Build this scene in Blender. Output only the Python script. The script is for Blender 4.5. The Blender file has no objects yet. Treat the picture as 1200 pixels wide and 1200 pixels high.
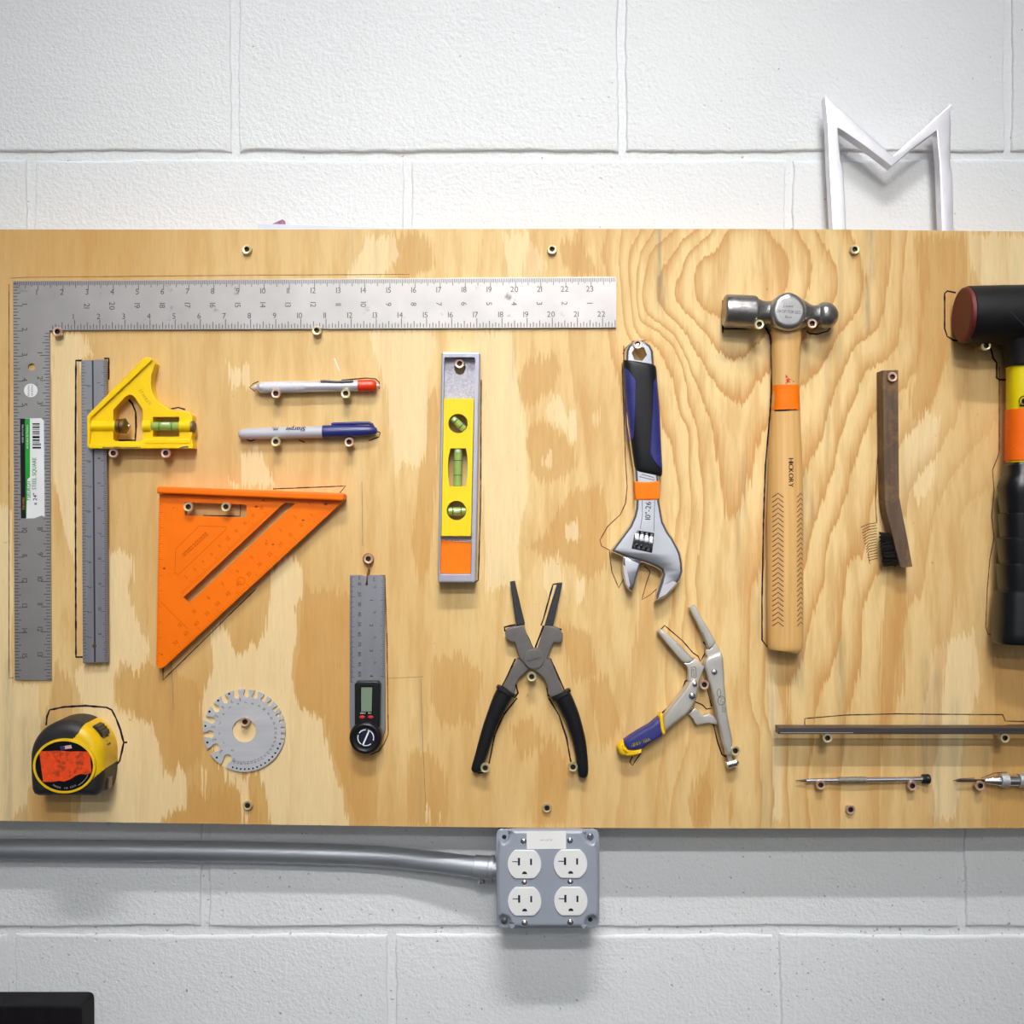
import bpy, bmesh, math, random
import numpy as np
from mathutils import Vector
from mathutils.geometry import tessellate_polygon

random.seed(7)
SC = bpy.context.scene
COL = SC.collection

# ------------------------------------------------------------------ camera, world, lamps, exposure
S = 1.034 / 1200.0            # metres per unit on the board's face (one unit = one pixel there)
DCAM = 1.15                   # camera to board face
DP = DCAM / S
cam_data = bpy.data.cameras.new('camera')
cam_data.sensor_width = 36.0
cam_data.lens = 36.0 * DCAM / 1.034
cam_data.clip_start = 0.01
cam = bpy.data.objects.new('camera', cam_data)
cam.location = (0, -DCAM, 0)
cam.rotation_euler = (math.pi / 2, 0, 0)
COL.objects.link(cam)
SC.camera = cam

world = bpy.data.worlds.new('world')
world.use_nodes = True
SC.world = world
world.node_tree.nodes['Background'].inputs[0].default_value = (0.93, 0.96, 1.0, 1)
world.node_tree.nodes['Background'].inputs[1].default_value = 0.13

def lamp(name, x, y, z, sx, sy, power, spread=180, aim=(0.02, 0, 0)):
    l = bpy.data.lights.new(name, 'AREA')
    l.shape = 'RECTANGLE'; l.size = sx; l.size_y = sy; l.energy = power
    l.spread = math.radians(spread)
    l.color = (1.0, 0.985, 0.96)
    o = bpy.data.objects.new(name, l)
    o.location = (x, y, z)
    d = Vector(aim) - Vector((x, y, z))
    o.rotation_euler = d.to_track_quat('-Z', 'Y').to_euler()
    COL.objects.link(o)
    return o
# long fluorescent tubes on the shop ceiling, parallel to the wall
lamp('ceiling_tube_near', 0.03, -1.62, 2.20, 1.0, 0.05, 3.2, 44, (0.02, 0, 0.0))
lamp('ceiling_tube_near', 0.03, -1.30, 2.20, 1.0, 0.05, 0.45, 44, (0.02, 0, 0.0))
lamp('ceiling_tube_middle', 0.03, -3.55, 2.20, 1.2, 0.09, 2.1, 26, (0.02, 0, 0.02))
lamp('ceiling_tube_far', 0.03, -5.60, 2.20, 1.2, 0.14, 1.2, 28, (0.02, 0, 0.02))
# wide unseen area light added opposite the board to brighten metal reflections
dl = lamp('added_reflection_light', 0.5, -6.2, 1.0, 5.2, 3.2, 40, 180, (0.5, 0, 1.0))
dl.data.color = (0.95, 0.97, 1.0)

SC.view_settings.view_transform = 'Standard'
SC.view_settings.look = 'None'
SC.view_settings.exposure = 0.0
SC.view_settings.gamma = 1.0
SC.view_settings.use_curve_mapping = False

# ------------------------------------------------------------------ helpers
def lin(c):
    out = []
    for v in c[:3]:
        v = v / 255.0
        out.append(v / 12.92 if v <= 0.04045 else ((v + 0.055) / 1.055) ** 2.4)
    return tuple(out) + (1.0,)

def pt(x, y, h=0.0, hp=None):
    """(x, y): measured in photograph units on the plane hp (default h) in front of the board; h: distance from the board's face."""
    k = 1.0 - (h if hp is None else hp) / DP
    return Vector(((x - 600.0) * k * S, -h * S, (600.0 - y) * k * S))

class MB:
    def __init__(self): self.v = []; self.f = []
    def add(self, vs, fs):
        o = len(self.v); self.v.extend(vs)
        self.f.extend([tuple(i + o for i in f) for f in fs])

ORG = {}
def top_of(o):
    while o.parent: o = o.parent
    return o

def thing(name, label, cat, px, py, h=0.0, group=None):
    o = bpy.data.objects.new(name, None)
    o.empty_display_size = 0.02
    o.location = pt(px, py, h); COL.objects.link(o)
    o['label'] = label; o['category'] = cat
    if group: o['group'] = group
    ORG[o.name] = Vector(o.location)
    return o

def mesh_of(name, mb, org, mats, ang=35.0):
    me = bpy.data.meshes.new(name)
    me.from_pydata([tuple(v - org) for v in mb.v], [], mb.f)
    if not isinstance(mats, (list, tuple)): mats = [mats]
    for m in mats: me.materials.append(m)
    bm = bmesh.new(); bm.from_mesh(me)
    bmesh.ops.recalc_face_normals(bm, faces=bm.faces)
    bm.to_mesh(me); bm.free()
    me.shade_smooth()
    me.set_sharp_from_angle(angle=math.radians(ang))
    return me

def part(name, mb, mat, parent, label=None, stuff=False, ang=35.0, soft=False):
    org = ORG[top_of(parent).name]
    o = bpy.data.objects.new(name, mesh_of(name, mb, org, mat, ang))
    COL.objects.link(o); o.parent = parent
    if label: o['label'] = label
    if stuff: o['kind'] = 'stuff'
    elif not soft:
        wn = o.modifiers.new('weighted_normals', 'WEIGHTED_NORMAL'); wn.keep_sharp = True; wn.weight = 90
    return o

def structure(name, mb, mat, ang=35.0):
    o = bpy.data.objects.new(name, mesh_of(name, mb, Vector((0, 0, 0)), mat, ang))
    COL.objects.link(o); o['kind'] = 'structure'
    ORG[o.name] = Vector((0, 0, 0))
    return o

def area2(p):
    return 0.5 * sum(p[i][0] * p[(i + 1) % len(p)][1] - p[(i + 1) % len(p)][0] * p[i][1] for i in range(len(p)))

def inset(poly, d):
    if abs(d) < 1e-6: return list(poly)
    n = len(poly); s = 1.0 if area2(poly) > 0 else -1.0
    out = []
    for i in range(n):
        a, b, c = poly[i - 1], poly[i], poly[(i + 1) % n]
        e1 = (b[0] - a[0], b[1] - a[1]); e2 = (c[0] - b[0], c[1] - b[1])
        l1 = math.hypot(*e1) or 1e-9; l2 = math.hypot(*e2) or 1e-9
        n1 = (-e1[1] / l1 * s, e1[0] / l1 * s); n2 = (-e2[1] / l2 * s, e2[0] / l2 * s)
        m = (n1[0] + n2[0], n1[1] + n2[1]); q = m[0] ** 2 + m[1] ** 2
        if q < 0.3: m = n1; f = 1.0
        else: f = min(2.0 / q, 2.2)
        out.append((b[0] + m[0] * f * d, b[1] + m[1] * f * d))
    return out

def prism(mb, outline, hf, hb, bev=0.0, holes=(), seg=3, hp=None):
    """outline (in units on the plane hf) extruded straight back from hf to hb, with a rounded front edge"""
    hp = hf if hp is None else hp
    P = lambda x, y, h: pt(x, y, h, hp)
    rings = []
    if bev > 0:
        rings.append((0.0, hb))
        for i in range(seg + 1):
            a = math.pi / 2 * i / seg
            rings.append((bev * (1 - math.cos(a)), hf - bev + bev * math.sin(a)))
    else:
        rings = [(0.0, hb), (0.0, hf)]
    n = len(outline); vs = []; fs = []
    last = None
    for ins, h in rings:
        pl = inset(outline, ins); last = pl
        vs += [P(x, y, h) for x, y in pl]
    for r in range(len(rings) - 1):
        for i in range(n):
            j = (i + 1) % n
            fs.append((r * n + i, r * n + j, (r + 1) * n + j, (r + 1) * n + i))
    mb.add(vs, fs)
    for loop0, h in ((last, hf), (list(outline), hb)):
        loops = [[Vector((x, y, 0)) for x, y in loop0]] + [[Vector((x, y, 0)) for x, y in hl] for hl in holes]
        tris = tessellate_polygon(loops)
        flat = [q for l in loops for q in l]
        mb.add([P(q.x, q.y, h) for q in flat], [tuple(t) for t in tris])
    for hl in holes:
        m = len(hl)
        mb.add([P(x, y, hf) for x, y in hl] + [P(x, y, hb) for x, y in hl],
               [(i, (i + 1) % m, m + (i + 1) % m, m + i) for i in range(m)])

def weld(mb, dist=1e-6):
    bm = bmesh.new()
    vs = [bm.verts.new(v) for v in mb.v]
    for f in mb.f:
        try: bm.faces.new([vs[i] for i in f])
        except ValueError: pass
    bmesh.ops.remove_doubles(bm, verts=bm.verts, dist=dist)
    bm.verts.index_update()
    out = MB(); out.v = [v.co.copy() for v in bm.verts]
    out.f = [tuple(v.index for v in f.verts) for f in bm.faces]
    bm.free(); return out

def poly(*a, **k):
    mb = MB(); prism(mb, *a, **k); return weld(mb)

def circ(cx, cy, r, n=32, ry=None, a0=0.0):
    ry = r if ry is None else ry
    return [(cx + r * math.cos(a0 + 2 * math.pi * i / n), cy + ry * math.sin(a0 + 2 * math.pi * i / n)) for i in range(n)]

def rect(x0, y0, x1, y1, r=0.0, n=4):
    if r <= 0: return [(x0, y0), (x1, y0), (x1, y1), (x0, y1)]
    out = []
    for cx, cy, a in ((x1 - r, y0 + r, -90), (x1 - r, y1 - r, 0), (x0 + r, y1 - r, 90), (x0 + r, y0 + r, 180)):
        for i in range(n + 1):
            t = math.radians(a + 90 * i / n); out.append((cx + r * math.cos(t), cy + r * math.sin(t)))
    return out

def cr(pts, n=6, closed=False):
    out = []; m = len(pts)
    rng = range(m) if closed else range(m - 1)
    for i in rng:
        if closed: p0, p1, p2, p3 = pts[i - 1], pts[i], pts[(i + 1) % m], pts[(i + 2) % m]
        else: p0, p1, p2, p3 = pts[max(i - 1, 0)], pts[i], pts[i + 1], pts[min(i + 2, m - 1)]
        for k in range(n):
            t = k / n
            out.append(tuple(0.5 * ((2 * b) + (c - a) * t + (2 * a - 5 * b + 4 * c - d) * t * t + (-a + 3 * b - 3 * c + d) * t ** 3)
                             for a, b, c, d in zip(p0, p1, p2, p3)))
    if not closed: out.append(tuple(pts[-1]))
    return out

def off(pts, ox, oy, sc):
    """points read in an enlarged crop -> units"""
    return [(ox + x / sc, oy + y / sc) for x, y in pts]

def lathe(mb, A, B, prof, seg=24, hp=None, flat=1.0):
    """A, B: (x, y, h); prof: (t along A->B in units, radius)"""
    a = pt(*A, hp=hp); b = pt(*B, hp=hp)
    ax = (b - a).normalized()
    u = ax.orthogonal().normalized() if abs(ax.y) > 0.9 else ax.cross(Vector((0, 1, 0))).normalized()
    w = ax.cross(u).normalized()
    vs = []; fs = []; n = seg
    for t, r in prof:
        c = a + ax * (t * S)
        for i in range(n):
            g = 2 * math.pi * i / n
            vs.append(c + (u * math.cos(g) + w * math.sin(g) * flat) * (max(r, 1e-4) * S))
    for k in range(len(prof) - 1):
        for i in range(n):
            j = (i + 1) % n
            fs.append((k * n + i, k * n + j, (k + 1) * n + j, (k + 1) * n + i))
    fs.append(tuple(range(n))); fs.append(tuple((len(prof) - 1) * n + i for i in range(n)))
    mb.add(vs, fs)

def turned(A, B, prof, **k):
    mb = MB(); lathe(mb, A, B, prof, **k); return mb

def tube(mb, pts3, r, seg=10):
    """pts3: world Vectors; r: radius in units or list"""
    n = len(pts3); vs = []; fs = []
    up = Vector((0, 1, 0)); pu = None
    for i, p in enumerate(pts3):
        t = (pts3[min(i + 1, n - 1)] - pts3[max(i - 1, 0)]).normalized()
        u = t.cross(up) if pu is None else pu - t * pu.dot(t)
        if u.length < 1e-4: u = t.orthogonal()
        u.normalize(); pu = u; w = t.cross(u)
        rr = (r[i] if isinstance(r, (list, tuple)) else r) * S
        for k in range(seg):
            g = 2 * math.pi * k / seg; vs.append(p + (u * math.cos(g) + w * math.sin(g)) * rr)
    for i in range(n - 1):
        for k in range(seg):
            j = (k + 1) % seg
            fs.append((i * seg + k, i * seg + j, (i + 1) * seg + j, (i + 1) * seg + k))
    fs.append(tuple(range(seg))); fs.append(tuple((n - 1) * seg + k for k in range(seg)))
    mb.add(vs, fs)

def sup(u, n): return max(0.0, 1 - abs(u) ** n) ** (1.0 / n)

def sweep(mb, path, hc, n=2.4, seg=28):
    """path: (x, y, half width, half depth[, centre height]) -> a solid with a superellipse section, in units on plane hc"""
    m = len(path); vs = []; fs = []
    for i, q in enumerate(path):
        a, b = path[max(i - 1, 0)], path[min(i + 1, m - 1)]
        tx, ty = b[0] - a[0], b[1] - a[1]; l = math.hypot(tx, ty) or 1.0
        nx, ny = -ty / l, tx / l
        ch = q[4] if len(q) > 4 else hc
        for k in range(seg):
            g = 2 * math.pi * k / seg; c, s = math.cos(g), math.sin(g)
            uu = math.copysign(abs(c) ** (2.0 / n), c); vv = math.copysign(abs(s) ** (2.0 / n), s)
            vs.append(pt(q[0] + nx * q[2] * uu, q[1] + ny * q[2] * uu, ch + q[3] * vv, hc))
    for i in range(m - 1):
        for k in range(seg):
            j = (k + 1) % seg
            fs.append((i * seg + k, i * seg + j, (i + 1) * seg + j, (i + 1) * seg + k))
    fs.append(tuple(range(seg))); fs.append(tuple((m - 1) * seg + k for k in range(seg)))
    mb.add(vs, fs)

def swept(path, hc, **k):
    mb = MB(); sweep(mb, path, hc, **k); return mb

def ribbon(mb, pts, w, h=0.15, hp=None, closed=False, jit=0.0):
    """a line of ink: thin flat strip; h may be a function of (x, y)"""
    m = len(pts); vs = []; fs = []
    H = h if callable(h) else (lambda x, y: h)
    for i in range(m):
        a = pts[i - 1] if (closed or i > 0) else pts[i]
        b = pts[(i + 1) % m] if (closed or i < m - 1) else pts[i]
        tx, ty = b[0] - a[0], b[1] - a[1]; l = math.hypot(tx, ty) or 1.0
        ww = w * (1 + random.uniform(-jit, jit)) / 2
        nx, ny = -ty / l * ww, tx / l * ww
        x, y = pts[i][0], pts[i][1]
        for sgn in (1, -1):
            hh = H(x + nx * sgn, y + ny * sgn); vs.append(pt(x + nx * sgn, y + ny * sgn, hh, hh if hp is None else hp))
    for i in range(m if closed else m - 1):
        j = (i + 1) % m
        fs.append((2 * i, 2 * j, 2 * j + 1, 2 * i + 1))
    mb.add(vs, fs)

def inked(lines, w, h=0.15, sub=5, jit=0.25, hp=None):
    mb = MB()
    for l in lines:
        q = []
        for a, b in zip(l[:-1], l[1:]):
            k = max(1, int(math.hypot(b[0] - a[0], b[1] - a[1]) / sub))
            for i in range(k):
                t = i / k; j = 0.25 * jit
                q.append((a[0] + (b[0] - a[0]) * t + random.uniform(-j, j), a[1] + (b[1] - a[1]) * t + random.uniform(-j, j)))
        q.append(l[-1]); ribbon(mb, q, w, h, hp, jit=jit)
    return mb

GLY = {}
def glyph(ch):
    if ch in GLY: return GLY[ch]
    if ch == ' ': GLY[ch] = ([], [], 0.28); return GLY[ch]
    cu = bpy.data.curves.new('glyph', 'FONT'); cu.body = ch; cu.size = 1.0; cu.resolution_u = 3
    o = bpy.data.objects.new('glyph', cu); COL.objects.link(o)
    dg = bpy.context.evaluated_depsgraph_get()
    me = bpy.data.meshes.new_from_object(o.evaluated_get(dg))
    vs = [(v.co.x, v.co.y) for v in me.vertices]; fs = [tuple(p.vertices) for p in me.polygons]
    bpy.data.objects.remove(o); bpy.data.curves.remove(cu); bpy.data.meshes.remove(me)
    x0 = min(v[0] for v in vs); x1 = max(v[0] for v in vs)
    GLY[ch] = ([(v[0] - x0, v[1]) for v in vs], fs, x1 - x0 + 0.09)
    return GLY[ch]

def text(mb, s, px, py, size, rot=0.0, h=0.2, sx=1.0, hp=None, shear=0.0, bold=0.0):
    """s centred on (px, py); size: height of a capital in units; rot: degrees clockwise as seen"""
    k = size / 0.70; tot = sum(glyph(c)[2] for c in s) - 0.09
    x = -tot / 2; r = math.radians(rot); c, sn = math.cos(r), math.sin(r)
    H = h if callable(h) else (lambda a, b: h)
    for ch in s:
        vs, fs, adv = glyph(ch)
        for db in ((0.0,) if bold <= 0 else (-bold, bold)):
            out = []
            for gx, gy in vs:
                u = (x + gx + shear * gy + db) * k * sx; v = (gy - 0.35) * k
                X = px + c * u + sn * v; Y = py + sn * u - c * v
                hh = H(X, Y); out.append(pt(X, Y, hh, hh if hp is None else hp))
            mb.add(out, fs)
        x += adv

def quad(mb, x0, y0, x1, y1, h, hp=None):
    mb.add([pt(x0, y0, h, hp), pt(x1, y0, h, hp), pt(x1, y1, h, hp), pt(x0, y1, h, hp)], [(0, 1, 2, 3)])

# ------------------------------------------------------------------ materials
MATS = {}
def M(name, col, rough=0.5, metal=0.0, var=0.08, vs=60.0, bump=0.0, bs=900.0, stretch=(1, 1, 1), dirt=None, dirt_amt=0.0, ds=25.0,
      spec=0.5, coat=0.0, trans=0.0, aniso=0.0, rvar=0.0):
    if name in MATS: return MATS[name]
    m = bpy.data.materials.new(name); m.use_nodes = True
    nt = m.node_tree; N = nt.nodes; L = nt.links
    b = N['Principled BSDF']
    b.inputs['Roughness'].default_value = rough; b.inputs['Metallic'].default_value = metal
    b.inputs['Specular IOR Level'].default_value = spec
    b.inputs['Coat Weight'].default_value = coat; b.inputs['Transmission Weight'].default_value = trans
    tc = N.new('ShaderNodeTexCoord'); mp = N.new('ShaderNodeMapping'); mp.inputs['Scale'].default_value = stretch
    L.new(tc.outputs['Object'], mp.inputs['Vector'])
    nz = N.new('ShaderNodeTexNoise'); nz.inputs['Scale'].default_value = vs; nz.inputs['Detail'].default_value = 5
    L.new(mp.outputs[0], nz.inputs['Vector'])
    c = lin(col); rp = N.new('ShaderNodeValToRGB')
    rp.color_ramp.elements[0].position = 0.3; rp.color_ramp.elements[1].position = 0.7
    rp.color_ramp.elements[0].color = tuple(max(0, v * (1 - var)) for v in c[:3]) + (1,)
    rp.color_ramp.elements[1].color = tuple(min(1, v * (1 + var)) for v in c[:3]) + (1,)
    L.new(nz.outputs['Fac'], rp.inputs[0]); out = rp.outputs[0]
    if dirt:
        n2 = N.new('ShaderNodeTexNoise'); n2.inputs['Scale'].default_value = ds; n2.inputs['Detail'].default_value = 8; n2.inputs['Roughness'].default_value = 0.7
        L.new(tc.outputs['Object'], n2.inputs['Vector'])
        r2 = N.new('ShaderNodeValToRGB'); r2.color_ramp.elements[0].position = 0.55 - dirt_amt * 0.2; r2.color_ramp.elements[1].position = 0.72
        r2.color_ramp.elements[0].color = (0, 0, 0, 1); r2.color_ramp.elements[1].color = (1, 1, 1, 1)
        L.new(n2.outputs['Fac'], r2.inputs[0])
        mx = N.new('ShaderNodeMix'); mx.data_type = 'RGBA'
        L.new(r2.outputs[0], mx.inputs['Factor']); L.new(out, mx.inputs['A']); mx.inputs['B'].default_value = lin(dirt)
        out = mx.outputs['Result']
    L.new(out, b.inputs['Base Color'])
    if rvar > 0:
        mr = N.new('ShaderNodeMapRange'); mr.inputs['To Min'].default_value = max(0.02, rough - rvar); mr.inputs['To Max'].default_value = rough + rvar
        L.new(nz.outputs['Fac'], mr.inputs['Value']); L.new(mr.outputs[0], b.inputs['Roughness'])
    if bump > 0:
        nb = N.new('ShaderNodeTexNoise'); nb.inputs['Scale'].default_value = bs; nb.inputs['Detail'].default_value = 4
        L.new(mp.outputs[0], nb.inputs['Vector'])
        bp = N.new('ShaderNodeBump'); bp.inputs['Strength'].default_value = bump; bp.inputs['Distance'].default_value = 0.0006
        L.new(nb.outputs['Fac'], bp.inputs['Height']); L.new(bp.outputs[0], b.inputs['Normal'])
    MATS[name] = m; return m

steel = lambda: M('brushed_steel', (176, 173, 172), 0.42, 0.85, 0.08, 30, 0.15, 1500, dirt=(120, 114, 116), dirt_amt=-0.3, ds=40, spec=0.3)
steel_pale = lambda: M('pale_steel', (196, 197, 202), 0.5, 0.35, 0.07, 40, 0.1, 1400, stretch=(0.6, 1, 4), spec=0.3)
steel_dull = lambda: M('dull_steel', (150, 151, 157), 0.48, 0.8, 0.07, 40, 0.1, 1400, stretch=(4, 1, 0.4))
nickel = lambda: M('satin_nickel', (210, 206, 198), 0.36, 0.6, 0.08, 50, 0.1, 1200)
chrome = lambda: M('polished_chrome', (226, 226, 232), 0.2, 1.0, 0.06, 40, rvar=0.06)
aluminium = lambda: M('satin_aluminium', (218, 216, 228), 0.32, 0.5, 0.05, 60)
gunmetal = lambda: M('dark_phosphated_steel', (116, 112, 110), 0.5, 0.55, 0.10, 70, 0.25, 900)
black_rubber = lambda: M('black_rubber', (22, 23, 27), 0.42, 0.0, 0.2, 50, 0.2, 900, spec=0.3)
black_plastic = lambda: M('black_plastic', (20, 20, 24), 0.35, 0.0, 0.2, 50, spec=0.35)
black_ink = lambda: M('black_marker_ink', (34, 22, 34), 0.7, 0.0, 0.2, 300, spec=0.1)
brown_ink = lambda: M('brown_marker_ink', (104, 62, 44), 0.7, 0.0, 0.25, 300, spec=0.1)
etch = lambda: M('dark_etching', (88, 82, 90), 0.7, 0.0, 0.15, 300, spec=0.08)
print_black = lambda: M('black_print', (22, 20, 34), 0.7, 0.0, 0.1, 300, spec=0.08)
orange_tape = lambda: M('orange_tape', (252, 124, 6), 0.55, 0.0, 0.07, 90, 0.3, 350, spec=0.25)
white_paper = lambda: M('white_paper', (232, 234, 236), 0.6, 0.0, 0.03, 40)
brass = lambda: M('aged_brass', (132, 104, 58), 0.42, 0.7, 0.2, 200)
yellow_paint = lambda: M('yellow_enamel', (252, 208, 0), 0.35, 0.0, 0.04, 60, spec=0.4, dirt=(206, 160, 6), dirt_amt=-0.5, ds=90)
vial_green = lambda: M('green_spirit', (150, 178, 92), 0.12, 0.0, 0.12, 80, coat=0.6)
bubble_pale = lambda: M('pale_bubble', (206, 226, 190), 0.1, 0.0, 0.05, 80, coat=0.6)
blue_rubber = lambda: M('blue_rubber', (48, 50, 122), 0.45, 0.0, 0.1, 70, 0.15, 900)

# ------------------------------------------------------------------ the setting: block wall, floor
def wall_material():
    m = bpy.data.materials.new('painted_block'); m.use_nodes = True
    nt = m.node_tree; N = nt.nodes; L = nt.links; b = N['Principled BSDF']
    b.inputs['Roughness'].default_value = 0.55
    tc = N.new('ShaderNodeTexCoord')
    def noise(s, d=4, r=0.5):
        n = N.new('ShaderNodeTexNoise'); n.inputs['Scale'].default_value = s; n.inputs['Detail'].default_value = d; n.inputs['Roughness'].default_value = r
        L.new(tc.outputs['Object'], n.inputs['Vector']); return n
    big = noise(5, 3)
    rp = N.new('ShaderNodeValToRGB'); rp.color_ramp.elements[0].color = lin((226, 229, 232)); rp.color_ramp.elements[1].color = lin((236, 238, 240))
    L.new(big.outputs['Fac'], rp.inputs[0])
    # grey grime that thickens towards the dusty lower wall: specks and smears
    sp = noise(210, 2, 0.4); sx_ = N.new('ShaderNodeSeparateXYZ'); L.new(tc.outputs['Object'], sx_.inputs[0])
    zr = N.new('ShaderNodeMapRange'); zr.inputs['From Min'].default_value = -0.30; zr.inputs['From Max'].default_value = -0.36; zr.inputs['To Min'].default_value = 0.0; zr.inputs['To Max'].default_value = 0.045
    L.new(sx_.outputs['Z'], zr.inputs['Value']); spa = N.new('ShaderNodeMath'); spa.operation = 'ADD'; L.new(sp.outputs['Fac'], spa.inputs[0]); L.new(zr.outputs[0], spa.inputs[1]); r1 = N.new('ShaderNodeValToRGB'); r1.color_ramp.elements[0].position = 0.735; r1.color_ramp.elements[1].position = 0.79
    r1.color_ramp.elements[0].color = (0, 0, 0, 1); r1.color_ramp.elements[1].color = (0.7, 0.7, 0.7, 1)
    L.new(spa.outputs[0], r1.inputs[0])
    mx = N.new('ShaderNodeMix'); mx.data_type = 'RGBA'; L.new(r1.outputs[0], mx.inputs['Factor']); L.new(rp.outputs[0], mx.inputs['A'])
    mx.inputs['B'].default_value = lin((140, 118, 108))
    L.new(mx.outputs['Result'], b.inputs['Base Color'])
    f1 = noise(260, 3, 0.55); f2 = noise(95, 4, 0.6); f3 = noise(24, 3)
    a1 = N.new('ShaderNodeMath'); a1.operation = 'MULTIPLY_ADD'; L.new(f2.outputs['Fac'], a1.inputs[0]); a1.inputs[1].default_value = 0.9; L.new(f1.outputs['Fac'], a1.inputs[2])
    # scattered pits
    vo = N.new('ShaderNodeTexVoronoi'); vo.inputs['Scale'].default_value = 75; L.new(tc.outputs['Object'], vo.inputs['Vector'])
    pr = N.new('ShaderNodeMapRange'); pr.inputs['From Min'].default_value = 0.0; pr.inputs['From Max'].default_value = 0.16; pr.inputs['To Min'].default_value = -1.3; pr.inputs['To Max'].default_value = 0.0
    L.new(vo.outputs['Distance'], pr.inputs['Value'])
    pm = N.new('ShaderNodeMapRange'); pm.inputs['From Min'].default_value = 0.55; pm.inputs['From Max'].default_value = 0.72; L.new(f3.outputs['Fac'], pm.inputs['Value'])
    pa = N.new('ShaderNodeMath'); pa.operation = 'MULTIPLY'; L.new(pr.outputs[0], pa.inputs[0]); L.new(pm.outputs[0], pa.inputs[1])
    a2 = N.new('ShaderNodeMath'); a2.operation = 'ADD'; L.new(a1.outputs[0], a2.inputs[0]); L.new(pa.outputs[0], a2.inputs[1])
    bp = N.new('ShaderNodeBump'); bp.inputs['Strength'].default_value = 0.85; bp.inputs['Distance'].default_value = 0.0014
    L.new(a2.outputs[0], bp.inputs['Height']); L.new(bp.outputs[0], b.inputs['Normal'])
    return m
WALLM = wall_material()
HW = -66.0                                  # the block faces lie 57 mm behind the board's face
mb = MB()
_v = []
for y in (-HW * S + 0.0030, 0.25):
    for x, z in ((-2.2, -1.15), (2.2, -1.15), (2.2, 1.6), (-2.2, 1.6)): _v.append(Vector((x, y, z)))
mb.add(_v, [(0, 1, 2, 3), (4, 5, 6, 7), (0, 1, 5, 4), (1, 2, 6, 5), (2, 3, 7, 6), (3, 0, 4, 7)])
wall = structure('wall_back', mb, WALLM)

def block(x0, y0, x1, y1):
    """one concrete block: rounded and slightly ragged arris, painted over"""
    o = []; ph = random.uniform(0, 6)
    def side(a, b, k):
        for i in range(k):
            t = i / k
            o.append((a[0] + (b[0] - a[0]) * t + random.uniform(-.9, .9) + math.sin(t * 7 + ph) * .8, a[1] + (b[1] - a[1]) * t + random.uniform(-.9, .9) + math.sin(t * 9 + ph) * 1.0))
    side((x0, y0), (x1, y0), 44); side((x1, y0), (x1, y1), 22); side((x1, y1), (x0, y1), 44); side((x0, y1), (x0, y0), 22)
    mb = MB()
    # the lower arris is crisper, upper edge of each block runs softly into the joint
    prism(mb, o, HW + random.uniform(-0.5, 0.5), HW - 12, 2.6, seg=2, hp=HW)
    part('concrete_block', weld(mb), WALLM, wall, ang=50)
rows = [(-270, -52, (36, 478, 925)), (-42, 177, (-176, 275, 729, 1182)), (187, 404, (-412, 36, 477, 925, 1375)), (414, 631, (-176, 265, 709, 1158)),
        (641, 858, (-412, 30, 470, 918, 1364)), (868, 1086, (-205, 240, 683, 1127)), (1096, 1314, (-432, 13, 459, 910, 1360))]
for y0, y1, js in rows:
    js = list(js)
    while js[0] > -800: js.insert(0, js[0] - 448)
    while js[-1] < 1900: js.append(js[-1] + 448)
    for a, b in zip(js[:-1], js[1:]): block(a + 4.5, y0, b - 4.5, y1)

mb = MB()
mb.add([Vector((-2.2, 0.0598, -1.15)), Vector((2.2, 0.0598, -1.15)), Vector((2.2, -7, -1.15)), Vector((-2.2, -7, -1.15)),
        Vector((-2.2, 0.0598, -1.25)), Vector((2.2, 0.0598, -1.25)), Vector((2.2, -7, -1.25)), Vector((-2.2, -7, -1.25))],
       [(0, 1, 2, 3), (4, 5, 6, 7), (0, 1, 5, 4), (1, 2, 6, 5), (2, 3, 7, 6), (3, 0, 4, 7)])
structure('floor', mb, M('grey_concrete', (120, 118, 114), 0.6, 0, 0.15, 3, 0.2, 60))

# ------------------------------------------------------------------ the plywood board
def lerp_tab(tab, x):
    return float(np.interp(x, [t[0] for t in tab], [t[1] for t in tab]))
TOP = [(-107, 268.8), (250, 269), (640, 268.2), (860, 268.3), (1000, 269), (1100, 270.3), (1307, 272)]
BOT = [(-107, 960.5), (0, 961.9), (250, 965.4), (480, 968.6), (600, 969.8), (800, 970.6), (1000, 970.9), (1307, 970.0)]

def tps(pts, vals, Q, sy):
    A = np.array([(p[0] / 100.0, p[1] * sy / 100.0) for p in pts]); v = np.array(vals, float)
    def phi(d2): return np.where(d2 > 1e-12, 0.5 * d2 * np.log(np.maximum(d2, 1e-12)), 0.0)
    n = len(A); d2 = ((A[:, None] - A[None]) ** 2).sum(-1)
    K = np.zeros((n + 3, n + 3)); K[:n, :n] = phi(d2) + np.eye(n) * 0.003; K[:n, n] = 1; K[:n, n + 1:] = A; K[n, :n] = 1; K[n + 1:, :n] = A.T
    w = np.linalg.solve(K, np.concatenate([v, np.zeros(3)]))
    q = np.stack([Q[:, 0] / 100.0, Q[:, 1] * sy / 100.0], 1); out = np.zeros(len(q))
    for s in range(0, len(q), 8000):
        qq = q[s:s + 8000]; out[s:s + 8000] = phi(((qq[:, None] - A[None]) ** 2).sum(-1)) @ w[:n] + w[n] + qq @ w[n + 1:]
    return out

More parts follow.
